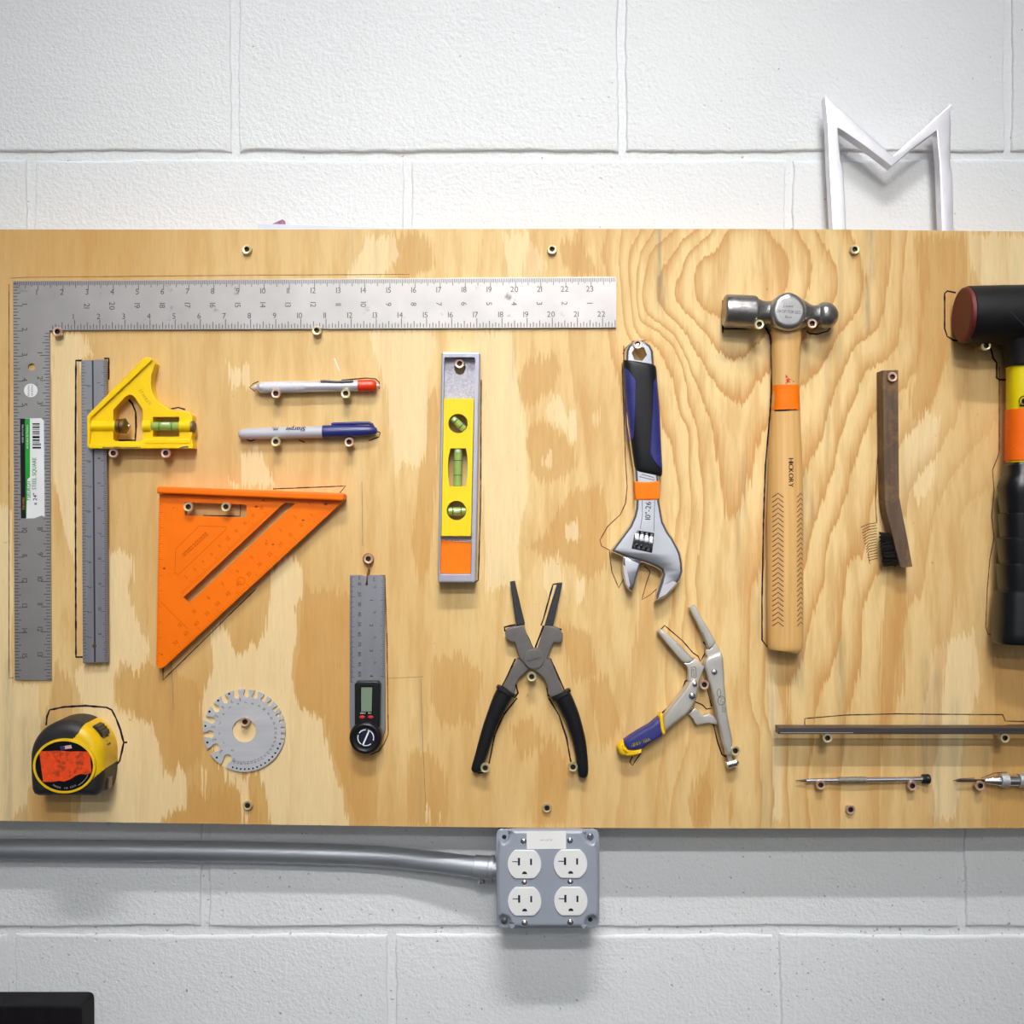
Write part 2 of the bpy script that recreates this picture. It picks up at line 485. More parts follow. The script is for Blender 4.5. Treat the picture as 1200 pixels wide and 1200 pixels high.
# growth rings: lines followed across the face of the board (year, points)
RINGS = [
 (1, [(842, 287), (823, 302), (816, 310), (814, 342), (823, 364), (847, 377), (868, 385), (890, 380), (915, 362), (923, 337), (928, 311), (918, 288), (904, 272), (856, 271)]),
 (2, [(834, 271), (809, 293), (800, 315), (792, 333), (792, 348), (801, 364), (816, 377), (831, 396), (851, 418), (865, 422), (883, 408), (897, 390), (930, 372), (946, 346), (951, 321), (950, 295), (937, 274)]),
 (3, [(812, 271), (785, 300), (774, 320), (768, 333), (771, 348), (777, 364), (792, 377), (805, 392), (816, 414), (825, 430), (842, 454), (854, 470), (867, 478), (883, 458), (902, 433), (940, 402), (979, 349), (984, 328), (979, 311), (967, 286), (958, 272)]),
 (4, [(760, 295), (755, 322), (752, 342), (755, 366), (768, 377), (776, 385), (792, 399), (801, 416), (810, 438), (820, 462), (833, 500), (842, 551), (846, 592), (859, 615), (870, 599), (881, 548), (897, 502), (939, 454), (955, 442), (976, 409), (997, 377), (1013, 353), (1012, 310), (999, 280)]),
 (5, [(757, 284), (750, 302), (747, 337), (748, 363), (757, 381), (772, 386), (787, 403), (798, 425), (805, 452), (807, 478), (815, 500), (819, 537), (824, 599), (820, 637), (814, 683), (812, 740)]),
 (5, [(1046, 274), (1044, 307), (1041, 330), (1037, 365), (1023, 391), (997, 414), (985, 447), (967, 498), (957, 528), (935, 575), (899, 620), (890, 674), (880, 747), (880, 782), (890, 852), (894, 922), (892, 968)]),
 (6, [(748, 273), (739, 287), (736, 313), (737, 339), (741, 370), (744, 386), (752, 397), (772, 412), (779, 430), (787, 443), (794, 476), (806, 500), (807, 555), (809, 610), (804, 700), (800, 780), (808, 863), (796, 898), (785, 957)]),
 (6, [(1060, 290), (1058, 330), (1058, 372), (1046, 419), (1020, 430), (1006, 458), (990, 493), (981, 535), (960, 600), (945, 660), (915, 720), (897, 765), (897, 840), (904, 910), (904, 968)]),
 (7, [(728, 269), (726, 284), (725, 311), (728, 337), (730, 363), (732, 381), (740, 400), (760, 440), (778, 500), (795, 573), (791, 628), (786, 720), (782, 830), (772, 900), (765, 968)]),
 (7, [(1090, 337), (1081, 377), (1081, 409), (1069, 442), (1055, 461), (1020, 495), (1006, 525), (990, 590), (971, 632), (967, 683), (955, 714), (940, 770), (928, 850), (926, 968)]),
 (8, [(710, 271), (703, 300), (711, 322), (712, 390), (724, 450), (735, 540), (745, 640), (740, 760), (730, 860), (722, 968)]),
 (8, [(1025, 590), (1011, 653), (992, 665), (988, 707), (988, 753), (971, 788), (955, 860), (950, 968)]),
 (9, [(1032, 669), (1013, 707), (1009, 753), (995, 840), (985, 968)]),
 (10, [(1088, 655), (1083, 690), (1069, 707), (1062, 753), (1058, 800), (1035, 880), (1030, 968)]),
 (0.4, [(870, 290), (872, 330), (880, 350)]), (0.75, [(854, 271), (850, 320)]), (0.75, [(899, 285), (897, 330)]),
 (9, [(672, 280), (668, 400), (690, 560), (690, 760), (680, 950)]), (10, [(620, 280), (612, 450), (640, 640), (640, 830), (628, 950)]),
 (11, [(1130, 600), (1110, 760), (1095, 960)]), (9, [(1150, 290), (1140, 420), (1105, 520)]), (10.4, [(1200, 300), (1195, 500)]),
 (12, [(1200, 700), (1170, 960)]), (11, [(560, 300), (560, 600), (560, 950)]), (14, [(400, 300), (400, 600), (390, 950)]),
 (17, [(220, 300), (230, 600), (215, 950)]), (20, [(30, 300), (20, 600), (30, 950)]), (4.5, [(850, 700), (850, 800), (845, 900)]),
]
# pale sanded-through patches and darker glue-stained ones
PALE = [
 [(60, 392), (96, 388), (100, 405), (92, 430), (90, 470), (88, 560), (90, 660), (80, 640), (62, 560)],
 [(86, 395), (104, 396), (108, 415), (98, 428), (88, 420)],
 [(0, 590), (14, 600), (14, 800), (46, 802), (48, 880), (30, 940), (10, 965), (-40, 965), (-40, 600)],
 [(127, 648), (140, 644), (157, 652), (156, 675), (152, 690), (158, 722), (171, 748), (178, 760), (172, 774), (160, 792), (153, 780), (140, 775), (133, 800), (132, 828), (146, 836), (166, 843), (176, 848), (186, 872), (190, 905), (205, 913), (208, 893), (216, 908), (217, 944), (204, 951), (190, 957), (186, 970), (90, 970), (100, 900), (95, 820), (86, 790), (96, 782), (128, 782), (122, 720)],
 [(325, 660), (341, 650), (353, 666), (355, 690), (351, 702), (345, 712), (350, 742), (345, 762), (343, 792), (348, 831), (361, 835), (376, 846), (384, 872), (391, 902), (401, 927), (406, 957), (411, 972), (318, 972), (311, 928), (303, 905), (286, 903), (278, 918), (262, 906), (252, 885), (240, 862), (236, 828), (243, 800), (249, 782), (246, 745), (258, 728), (266, 738), (270, 762), (282, 766), (300, 755), (312, 738), (316, 700), (318, 668)],
 [(236, 894), (241, 905), (240, 950), (234, 930)], [(262, 905), (290, 912), (292, 960), (286, 968), (280, 930)],
 [(266, 424), (276, 432), (290, 426), (293, 452), (270, 455)],
 [(284, 534), (300, 524), (312, 545), (320, 560), (322, 570), (282, 570)], [(268, 560), (275, 568), (292, 570), (270, 572)],
 [(432, 388), (500, 384), (512, 400), (502, 440), (500, 500), (496, 538), (490, 548), (472, 541), (464, 560), (460, 510), (452, 455), (440, 420)],
 [(556, 390), (600, 386), (604, 440), (612, 480), (616, 540), (620, 575), (606, 640), (610, 680), (585, 690), (570, 690), (566, 560)],
 [(640, 478), (652, 462), (660, 470), (662, 500), (650, 500), (640, 486)], [(660, 490), (674, 478), (676, 512), (668, 520)], [(694, 486), (704, 482), (704, 498), (696, 498)],
 [(634, 540), (646, 530), (646, 546), (636, 548)], [(662, 618), (674, 612), (680, 630), (664, 634)], [(640, 660), (656, 648), (662, 690), (650, 700), (636, 690)],
 [(672, 680), (686, 676), (684, 700), (676, 712)],
 [(498, 940), (504, 945), (506, 966), (498, 962)], [(512, 948), (517, 955), (515, 966)],
 [(1136, 272), (1200, 276), (1310, 276), (1310, 345), (1150, 335), (1138, 310)],
 [(1060, 510), (1085, 480), (1100, 490), (1096, 560), (1080, 590), (1062, 570)],
 [(900, 790), (910, 800), (922, 850), (918, 960), (906, 960)],
 [(1095, 760), (1140, 740), (1150, 800), (1130, 860), (1120, 960), (1090, 960), (1080, 850)],
 [(404, 330), (430, 280), (460, 275), (470, 300), (440, 330)], [(590, 275), (620, 275), (640, 310), (620, 330), (596, 325)],
]
DARK = [
 [(606, 452), (610, 430), (622, 420), (650, 417), (656, 432), (648, 458), (634, 466), (624, 476), (609, 472)],
 [(616, 520), (622, 502), (638, 492), (652, 502), (668, 520), (676, 545), (660, 560), (640, 566), (628, 560)],
 [(618, 642), (640, 624), (655, 600), (672, 575), (700, 570), (715, 600), (712, 660), (690, 682), (664, 660), (646, 652)],
 [(498, 474), (512, 452), (512, 560), (506, 640), (496, 690), (482, 640), (490, 560)],
 [(479, 884), (500, 878), (522, 905), (524, 968), (476, 968)],
 [(64, 780), (84, 800), (86, 840), (84, 965), (40, 965), (46, 850), (58, 830)],
 [(164, 770), (190, 780), (230, 800), (238, 850), (236, 890), (206, 910), (190, 890), (178, 850), (150, 838), (136, 828), (134, 800), (148, 780)],
 [(300, 930), (305, 968), (190, 968), (206, 950), (218, 945), (226, 918), (244, 930), (270, 925), (282, 918)],
 [(348, 770), (345, 830), (378, 840), (392, 890), (408, 940), (420, 968), (440, 968), (440, 700), (358, 690)],
 [(812, 920), (826, 910), (836, 930), (832, 968), (812, 968), (808, 940)], [(852, 940), (858, 930), (860, 955), (854, 962)],
 [(452, 275), (500, 272), (510, 310), (470, 330), (455, 305)], [(655, 285), (680, 280), (700, 320), (680, 325), (662, 315)],
 [(632, 884), (648, 862), (666, 900), (664, 968), (626, 968)], [(656, 732), (690, 742), (700, 790), (672, 800)], [(508, 772), (540, 765), (566, 790), (556, 846), (520, 850), (505, 820)], [(596, 850), (620, 842), (640, 870), (610, 890)], [(690, 800), (712, 790), (726, 850), (705, 880)],
 [(1072, 280), (1130, 274), (1136, 330), (1110, 420), (1080, 520), (1066, 470), (1080, 380)],
 [(1040, 650), (1060, 660), (1064, 710), (1050, 790), (1042, 860), (1030, 860), (1034, 740)],
 [(1165, 770), (1310, 770), (1310, 972), (1160, 972), (1165, 860)],
]
TONE = [  # 0 pale .. 1 golden brown
 (0, 280, .75), (90, 290, .85), (150, 320, .8), (220, 290, .6), (330, 290, .45), (420, 290, .35), (520, 300, .2), (600, 300, .2), (700, 300, .25), (800, 300, .1), (950, 300, .15),
 (1100, 300, .4), (1190, 300, .3), (40, 420, .6), (70, 600, .55), (110, 700, .5), (20, 700, .35), (150, 400, .55), (150, 560, .65), (170, 620, .6), (250, 440, .5), (330, 480, .45), (420, 480, .3),
 (420, 580, .4), (470, 620, .5), (380, 660, .65), (370, 740, .75), (430, 800, .6), (400, 900, .7), (470, 850, .3), (460, 920, .55), (200, 800, .7), (200, 930, .75), (100, 850, .2), (60, 930, .5),
 (560, 420, .05), (600, 600, .1), (680, 450, .35), (700, 620, .3), (580, 760, .35), (520, 800, .5), (560, 860, .55), (620, 900, .5), (640, 950, .45), (740, 760, .3), (700, 850, .45), (760, 950, .42),
 (850, 420, .0), (860, 560, .0), (850, 700, .15), (860, 850, .3), (960, 560, .05), (1000, 450, .05), (1050, 560, .15), (1100, 450, .35), (1130, 560, .35), (1100, 680, .25), (1000, 760, .2),
 (940, 900, .3), (1040, 880, .4), (1100, 920, .35), (1180, 900, .6), (1180, 600, .5), (1180, 800, .6)]
RAMT = [(0, 300, .12), (0, 950, .12), (300, 300, .15), (300, 900, .12), (500, 300, .2), (500, 900, .2), (620, 600, .15), (600, 300, .3), (690, 300, .6), (690, 700, .3), (740, 300, .9), (760, 500, .95),
        (760, 800, .6), (850, 300, 1), (900, 500, 1), (860, 700, .8), (860, 900, .7), (1000, 300, 1), (1000, 500, 1), (1020, 700, .95), (960, 900, .9), (1060, 400, .8), (1100, 600, .5), (1080, 900, .6), (1200, 300, .2), (1200, 600, .25), (1200, 900, .3)]
STAIN = [  # grey streaks along the grain: x, y0, y1, half width, strength
 (772, 262, 330, 3.5, .9), (774, 330, 352, 4, 1.1), (1020, 275, 320, 5, .7), (1016, 330, 380, 3, .8), (985, 300, 420, 2.5, .4), (943, 560, 640, 4, .7), (952, 585, 605, 3, .6), (938, 700, 800, 5, .6), (986, 760, 880, 4, .7),
 (905, 800, 960, 6, .45), (890, 680, 740, 4, .5), (865, 600, 680, 3, .4), (872, 545, 600, 2.5, .5), (1084, 780, 900, 5, .5), (1098, 800, 960, 5, .5), (1120, 830, 960, 8, .35), (970, 420, 520, 3, .3), (895, 900, 968, 5, .4), (1060, 540, 620, 4, .35),
 (413, 270, 300, 4, .3), (440, 290, 320, 2, .35), (600, 390, 440, 3, .25), (1155, 880, 960, 3, .6), (1150, 700, 760, 6, .3), (30, 850, 960, 8, .45), (10, 780, 960, 6, .5), (52, 850, 930, 12, .5), (60, 870, 900, 10, .4), (492, 790, 960, 2, .45), (424, 565, 640, 1.5, .4), (201, 775, 840, 1.5, .5), (1190, 300, 340, 4, .2)]

GX = np.arange(-107, 1307 + 0.1, 4.0); NT = 176
TT = np.linspace(0, 1, NT)
gx, gt = np.meshgrid(GX, TT)
ytop = np.interp(gx, [t[0] for t in TOP], [t[1] for t in TOP]); ybot = np.interp(gx, [t[0] for t in BOT], [t[1] for t in BOT])
gy = ytop + (ybot - ytop) * gt
Q = np.stack([gx.ravel(), gy.ravel()], 1)
rp_, rv_ = [], []
for yr, pts in RINGS:
    for p in pts: rp_.append(p); rv_.append(yr)
F_ring = tps(rp_, rv_, Q, 0.6)
F_tone = np.clip(tps([t[:2] for t in TONE], [t[2] for t in TONE], Q, 0.6), 0, 1)
F_ramt = np.clip(tps([t[:2] for t in RAMT], [t[2] for t in RAMT], Q, 0.6), 0, 1)
def sdf(polys, sy=0.35):
    """signed distance (positive inside), the height of the board squeezed so that edges run along the grain"""
    best = np.full(len(Q), -40.0); q = Q * np.array([1.0, sy])
    for pl in polys:
        p = np.array(pl, float) * np.array([1.0, sy]); d = np.full(len(q), 1e9); ins = np.zeros(len(q), bool)
        for i in range(len(p)):
            a, b = p[i], p[(i + 1) % len(p)]; e = b - a
            t = np.clip(((q - a) @ e) / max(e @ e, 1e-9), 0, 1)
            d = np.minimum(d, np.hypot(*(q - a - t[:, None] * e).T))
            c = ((a[1] > q[:, 1]) != (b[1] > q[:, 1])) & (q[:, 0] < (b[0] - a[0]) * (q[:, 1] - a[1]) / ((b[1] - a[1]) or 1e-9) + a[0])
            ins ^= c
        best = np.maximum(best, np.where(ins, d, -d))
    return best
F_pale = sdf(PALE); F_dark = sdf(DARK)
F_st = np.zeros(len(Q))
for x, y0, y1, w, s in STAIN:
    dy = np.maximum(np.maximum(y0 - Q[:, 1], Q[:, 1] - y1), 0)
    F_st = np.maximum(F_st, s * np.exp(-((Q[:, 0] - x) / w) ** 2 - (dy / 14.0) ** 2))

def plywood_material():
    m = bpy.data.materials.new('plywood_face'); m.use_nodes = True
    nt = m.node_tree; N = nt.nodes; L = nt.links; b = N['Principled BSDF']
    b.inputs['Roughness'].default_value = 0.5; b.inputs['Specular IOR Level'].default_value = 0.35
    tc = N.new('ShaderNodeTexCoord')
    def streak(sx, sz, d=4, r=0.55):
        mp = N.new('ShaderNodeMapping'); mp.inputs['Scale'].default_value = (sx, 1, sz); L.new(tc.outputs['Object'], mp.inputs['Vector'])
        n = N.new('ShaderNodeTexNoise'); n.inputs['Scale'].default_value = 1.0; n.inputs['Detail'].default_value = d; n.inputs['Roughness'].default_value = r
        L.new(mp.outputs[0], n.inputs['Vector']); return n.outputs['Fac']
    def attr(n):
        a = N.new('ShaderNodeAttribute'); a.attribute_name = n; return a.outputs['Fac']
    def math_(op, a, b_=None, c=None):
        n = N.new('ShaderNodeMath'); n.operation = op
        for i, v in enumerate((a, b_, c)):
            if v is None: continue
            if isinstance(v, (int, float)): n.inputs[i].default_value = v
            else: L.new(v, n.inputs[i])
        return n.outputs[0]
    def step(v, lo, hi):
        n = N.new('ShaderNodeMapRange'); n.interpolation_type = 'SMOOTHSTEP'; n.inputs['From Min'].default_value = lo; n.inputs['From Max'].default_value = hi
        L.new(v, n.inputs['Value']); return n.outputs[0]
    def mix(f, a, b_):
        n = N.new('ShaderNodeMix'); n.data_type = 'RGBA'
        if isinstance(f, float): n.inputs['Factor'].default_value = f
        else: L.new(f, n.inputs['Factor'])
        for k, v in (('A', a), ('B', b_)):
            if isinstance(v, tuple): n.inputs[k].default_value = v
            else: L.new(v, n.inputs[k])
        return n.outputs['Result']
    fine = streak(1500, 45, 3); rag = streak(420, 14, 3, 0.5); slow = streak(60, 9, 4, 0.6); mid = streak(240, 22, 4, 0.6)
    base = mix(attr('tone'), lin((240, 211, 152)), lin((204, 158, 90)))
    base = mix(math_('MULTIPLY', step(slow, 0.42, 0.66), 0.46), base, lin((202, 152, 82)))
    pale = math_('ADD', attr('pale'), math_('MULTIPLY', math_('SUBTRACT', rag, 0.5), 17.0))
    dark = math_('ADD', attr('dark'), math_('MULTIPLY', math_('SUBTRACT', rag, 0.5), 19.0))
    base = mix(math_('MULTIPLY', step(dark, -1.2, 0.8), 0.56), base, lin((200, 148, 78)))
    base = mix(math_('MULTIPLY', step(pale, -0.45, 0.45), 0.74), base, lin((241, 217, 168)))
    ph = math_('ADD', attr('ring'), math_('MULTIPLY', math_('SUBTRACT', rag, 0.5), 0.42))
    ph = math_('ADD', ph, math_('MULTIPLY', math_('SUBTRACT', slow, 0.5), 0.5))
    fr = math_('FRACT', ph)
    rr = N.new('ShaderNodeValToRGB'); e = rr.color_ramp.elements
    e[0].position = 0.0; e[0].color = (0.12, 0.12, 0.12, 1); e[1].position = 1.0; e[1].color = (0.05, 0.05, 0.05, 1)
    for p, v in ((0.05, 0.0), (0.45, 0.06), (0.68, 0.34), (0.9, 0.85), (0.965, 0.95)):
        q = e.new(p); q.color = (v, v, v, 1)
    L.new(fr, rr.inputs[0])
    base = mix(math_('MULTIPLY', rr.outputs[0], attr('ring_strength')), base, lin((203, 148, 82)))
    st = math_('MULTIPLY', attr('stain'), step(mid, 0.3, 0.62))
    base = mix(math_('MULTIPLY', st, 0.75), base, lin((132, 120, 98)))
    g = math_('ADD', math_('MULTIPLY', math_('ADD', fine, math_('MULTIPLY', mid, 0.7)), 0.26), 0.78)
    hs = N.new('ShaderNodeMix'); hs.data_type = 'RGBA'; hs.blend_type = 'MULTIPLY'; hs.inputs['Factor'].default_value = 1.0
    L.new(base, hs.inputs['A']); cb = N.new('ShaderNodeCombineColor')
    for k in range(3): L.new(g, cb.inputs[k])
    L.new(cb.outputs[0], hs.inputs['B'])
    pore = step(streak(900, 70, 2, 0.4), 0.70, 0.78)
    base = mix(math_('MULTIPLY', pore, 0.35), hs.outputs['Result'], lin((150, 104, 58)))
    sp = N.new('ShaderNodeTexNoise'); sp.inputs['Scale'].default_value = 95; sp.inputs['Detail'].default_value = 2; L.new(tc.outputs['Object'], sp.inputs['Vector'])
    base = mix(math_('MULTIPLY', step(sp.outputs['Fac'], 0.75, 0.80), 0.5), base, lin((120, 88, 60)))
    L.new(base, b.inputs['Base Color'])
    bp = N.new('ShaderNodeBump'); bp.inputs['Strength'].default_value = 0.12; bp.inputs['Distance'].default_value = 0.0005
    L.new(fine, bp.inputs['Height']); L.new(bp.outputs[0], b.inputs['Normal'])
    return m

board = thing('plywood_board', 'wide tan plywood tool board with blotched grain, screwed to the white block wall', 'tool board', 600, 970, 0)
org = ORG[board.name]
nv = len(Q); nc = len(GX)
co = np.zeros((nv, 3)); co[:, 0] = (Q[:, 0] - 600) * S - org.x; co[:, 1] = -org.y; co[:, 2] = (600 - Q[:, 1]) * S - org.z
faces = []
for r in range(NT - 1):
    for c in range(nc - 1):
        i = r * nc + c; faces.append((i, i + nc, i + nc + 1, i + 1))
bvs = co.tolist(); thick = 0.018
rim = list(range(nc)) + [r * nc + nc - 1 for r in range(1, NT)] + [(NT - 1) * nc + c for c in range(nc - 2, -1, -1)] + [r * nc for r in range(NT - 2, 0, -1)]
k0 = len(bvs)
for i in rim: p = list(bvs[i]); p[1] += thick; bvs.append(p)
nr = len(rim); side0 = len(faces)
for i in range(nr): faces.append((rim[i], rim[(i + 1) % nr], k0 + (i + 1) % nr, k0 + i))
faces.append(tuple(k0 + i for i in range(nr)))
me = bpy.data.meshes.new('face_panel'); me.from_pydata(bvs, [], faces)
me.materials.append(plywood_material()); me.materials.append(M('plywood_edge', (176, 140, 92), 0.7, 0, 0.3, 1, 0.3, 300, stretch=(20, 900, 900)))
for i in range(side0, len(faces)): me.polygons[i].material_index = 1
for nm, F in (('ring', F_ring), ('tone', F_tone), ('ring_strength', F_ramt), ('pale', F_pale), ('dark', F_dark), ('stain', F_st)):
    a = me.attributes.new(nm, 'FLOAT', 'POINT'); full = np.zeros(len(bvs)); full[:nv] = F; full[nv:] = F[np.array(rim)]
    a.data.foreach_set('value', full.astype(np.float32))
face_o = bpy.data.objects.new('face_panel', me); COL.objects.link(face_o); face_o.parent = board

# battens behind the board, on the wall
for y0, y1 in ((284, 326), (918, 958)):
    mb = MB(); prism(mb, rect(-90, y0, 1290, y1), -21.0, HW + 0.5, 0, hp=0)
    part('batten', mb, M('pine_batten', (214, 178, 124), 0.7, 0, 0.15, 8, stretch=(0.3, 1, 8)), board)

# screws with a square-recess head
def screw_mesh():
    mb = MB(); n = 20
    prof = [(-34, 0.4), (-30, 2.0), (-7.5, 2.1), (-5.0, 3.2), (-4.2, 5.2), (-3.6, 5.55), (-0.8, 5.55), (0, 5.0), (-0.2, 3.1), (-4.2, 2.3), (-4.4, 0.05)]
    vs = []; fs = []
    for t, r in prof:
        for i in range(n):
            g = 2 * math.pi * i / n; vs.append(Vector((r * math.cos(g) * S, -t * S, r * math.sin(g) * S)))
    for k in range(len(prof) - 1):
        for i in range(n):
            j = (i + 1) % n; fs.append((k * n + i, k * n + j, (k + 1) * n + j, (k + 1) * n + i))
    fs.append(tuple(range(n)))
    mb.add(vs, fs); return mb
zinc_y = M('yellow_zinc', (226, 216, 172), 0.32, 0.7, 0.15, 260, dirt=(176, 206, 120), dirt_amt=0.1, ds=300)
zinc_r = M('copper_zinc', (226, 190, 172), 0.32, 0.7, 0.15, 260, dirt=(224, 206, 150), dirt_amt=0.2, ds=300)
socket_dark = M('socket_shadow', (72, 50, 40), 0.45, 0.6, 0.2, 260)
sm = [mesh_of('screw', screw_mesh(), Vector((0, 0, 0)), (z, socket_dark)) for z in (zinc_y, zinc_r)]
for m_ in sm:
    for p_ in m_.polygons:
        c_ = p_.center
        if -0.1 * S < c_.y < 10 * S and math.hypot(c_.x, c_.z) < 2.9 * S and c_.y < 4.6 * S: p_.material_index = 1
SCREWS = [(289, 292, 4.9, 0), (647, 292, 4.9, 0), (1002, 292, 4.9, 0), (290, 944, 4.9, 0), (641, 947, 4.9, 0), (997, 949, 4.9, 1),
          (67, 388.5, 9, 1), (371, 387, 9, 0), (132.5, 531, 18, 1), (194, 531, 18, 1), (323, 461, 17, 1), (405, 461, 17, 0), (323, 517.5, 17, 0), (409, 518, 17, 1),
          (220.5, 594, 22, 0), (264.5, 594, 22, 0), (431.5, 655, 9, 1), (538.5, 426, 19, 1), (747.2, 403.2, 23, 1), (890, 380, 38, 0), (952, 379, 38, 1), (1046, 441.5, 27, 1),
          (1156, 405, 36, 0), (623, 793, 20, 0), (568.5, 900, 17, 0), (671.5, 899, 17, 0), (825.5, 802.5, 18, 1), (862, 880, 18, 0), (970, 865, 29, 0), (1178, 865, 29, 0),
          (962, 920, 10, 1), (1069.5, 921, 10, 1), (1149, 921, 12, 1), (287, 846, 8, 1)]
for i, (x, y, h, k) in enumerate(SCREWS):
    o = bpy.data.objects.new('screw', sm[k]); COL.objects.link(o); o.parent = board
    o.location = pt(x, y, h) - org

# outlines drawn round the tools with a marker
INK = [
 (0.9, 1, [[(10.5, 333), (10.5, 560), (10.5, 795), (16, 794)], [(12, 326), (30, 325), (300, 322.5), (480, 321.5)]]),
 (2.0, 0, [[(96, 422.5), (89, 422.5), (88.5, 500), (88.5, 600), (89, 770), (97, 770)], [(122, 420), (127.5, 420), (127.5, 445)]]),
 (2.0, 0, [[(178, 455), (182, 470), (190, 478), (197, 480), (209, 477.5), (217, 480)], [(148, 465), (155, 473), (159, 483), (159.5, 500), (158.5, 516), (134, 516)]]),
 (1.2, 0, [[(299, 459), (292.5, 454), (297, 449.5), (303, 447)], [(400, 445.5), (430, 443), (440, 444), (444.5, 448), (444.5, 456)]]),
 (1.2, 0, [[(280, 511), (294, 517), (300, 514.5)], [(350, 515.5), (357, 518.5)], [(434, 497), (438, 499), (441, 505), (445.5, 507), (444, 512), (432, 516.5)]]),
 (1.1, 0, [[(320, 573), (405, 569.5), (398, 578)], [(191, 780), (191, 797), (300, 690)], [(282, 588), (281.5, 605), (238, 604)]]),
 (2.2, 0, [[(54, 850), (55, 840), (58, 832), (75, 828.5), (100, 827), (125, 829), (131, 832), (136, 842), (141, 855), (145, 870), (143, 880), (140, 892), (134, 900)], [(145, 870), (149, 870)]]),
 (1.3, 1, [[(451, 677), (453.5, 750), (455, 860), (450, 872), (444, 880), (434, 884.5)]]),
 (1.3, 0, [[(564, 445), (563, 600), (560.5, 680), (556, 682.5)]]),
 (1.8, 0, [[(653, 684), (648, 685), (637, 725), (634, 733)], [(604, 733), (612, 735), (618, 745), (624, 759), (626, 764), (628, 757), (633, 744), (637, 733)], [(592, 740), (591, 735), (604, 732)], [(650, 735), (658, 738)],
           [(606, 818), (590, 838), (580, 860), (573, 895)], [(643, 818), (655, 838), (664, 865), (669, 893)], [(604, 772), (588, 806)], [(645, 772), (661, 808)], [(603, 818), (607, 812), (604, 800)], [(560, 906), (570, 905)], [(643, 816), (641, 806)]]),
 (1.1, 1, [[(757, 399), (742, 400), (733, 408), (730, 415)], [(731, 405), (731, 425)], [(729, 425), (733, 540), (735, 570), (733, 590), (727, 603), (712, 617), (703, 633), (705, 640), (715, 645)], [(714, 646), (717, 670), (725, 689), (731, 678)],
           [(755, 663), (762, 670), (757, 685), (752, 703), (762, 697), (773, 687)]]),
 (1.4, 0, [[(772, 740), (779, 733), (800, 751), (812, 765), (818, 769), (821, 775), (827, 764)], [(800, 807), (803, 798), (812, 793)], [(790, 824), (750, 856)], [(814, 822), (823, 826), (828, 831), (834, 830)], [(836, 848), (841, 870), (846, 884), (851, 887)],
           [(742, 884), (738, 893), (741, 897), (747, 888), (752, 881)], [(828, 757), (824, 752)], [(829, 808), (834, 828)]]),
 (1.7, 0, [[(847, 352), (847, 390)], [(847, 385.5), (875, 385), (884, 383)], [(897, 384), (902, 392), (904, 405), (904.5, 430), (904, 460), (901, 500), (897, 545), (895, 600), (893, 700), (893, 750), (899, 758)], [(945, 388), (949, 391), (958, 391.5), (970, 388), (975, 381)]]),
 (1.0, 1, [[(1035, 436), (1032.5, 450), (1031, 500), (1027, 560), (1026, 590), (1027.5, 612)]] +
          [[(1028 + random.uniform(-1, 1), 612.5 + i * 3.2), (1018, 614 + i * 3.3), (1009 + i * 0.8 + random.uniform(-1, 1), 618 + i * 3.3)] for i in range(14)]),
 (1.9, 0, [[(1120, 343), (1110, 341), (1107, 344), (1107, 385), (1110, 394), (1118, 399), (1130, 400), (1150, 400)], [(1161, 408), (1164, 420), (1168, 425), (1168, 443), (1171, 445), (1183, 445)]]),
 (1.1, 1, [[(1171, 430), (1171, 530), (1169, 536), (1163, 551), (1165, 575), (1162, 605), (1165, 630), (1160, 655), (1157, 690), (1155, 735), (1158, 743), (1166, 746)]]),
 (1.1, 0, [[(943, 855), (943, 842), (990, 838), (1050, 836.5), (1100, 837), (1175, 837.5), (1178, 845), (1230, 846)], [(1178, 855), (1178, 850), (1230, 849)]]),
 (0.9, 1, [[(1117, 915), (1125, 912.5), (1142, 912)], [(1150, 912), (1165, 906), (1180, 905)]]),
]
for w, k, lines in INK:
    drawn_bristles = [l for l in lines if w == 1.0 and len(l) == 3]
    for l in lines:
        if l not in drawn_bristles: part('marker_outline', inked([l], w * (.6 if l[0] == (12, 326) else 1)), brown_ink() if k else black_ink(), board)
    if drawn_bristles: part('drawn_bristles', inked(drawn_bristles, .9), brown_ink(), board, stuff=True)
part('scratch', inked([[(392, 420), (395, 428), (398, 435)]], 1.4), white_paper(), board, label='short white chalk scratch')
for l_ in ([(455, 795), (496, 793)], [(424, 565), (425, 640)], [(493, 795), (495, 860), (499, 950)], [(201, 775), (203, 832)]):
    part('pencil_line', inked([l_], 0.6), M('graphite', (146, 122, 92), 0.7, spec=.1), board)

# ------------------------------------------------------------------ framing square
t = thing('framing_square', 'large steel L-shaped framing square with inch marks and a green product sticker', 'square', 37, 797)
body = poly([(15, 329), (722, 324.5), (722, 384), (58, 387), (60, 797), (17, 797)], 3.2, 0.3, 0.5, holes=[circ(37, 430, 4.4, 16)], seg=2)
part('blade', body, steel(), t)
mb = MB(); g = 3.26; inch = 29.46
def tickl(i, den):
    return 11 if i % den == 0 else 8 if i % (den // 2) == 0 else 6 if i % max(1, den // 4) == 0 else 4.6
for i in range(1, 16 * 24):
    x = 15 + inch * i / 16; y = 329 - (x - 15) * 4.5 / 707 + 1
    if x > 721: break
    quad(mb, x - .36, y, x + .36, y + tickl(i, 16), g)
for i in range(1, 8 * 23):
    x = 58 + inch * i / 8; y = 387 - (x - 58) * 3 / 664 - 1
    if x > 721: break
    quad(mb, x - .42, y - tickl(i, 8), x + .42, y, g)
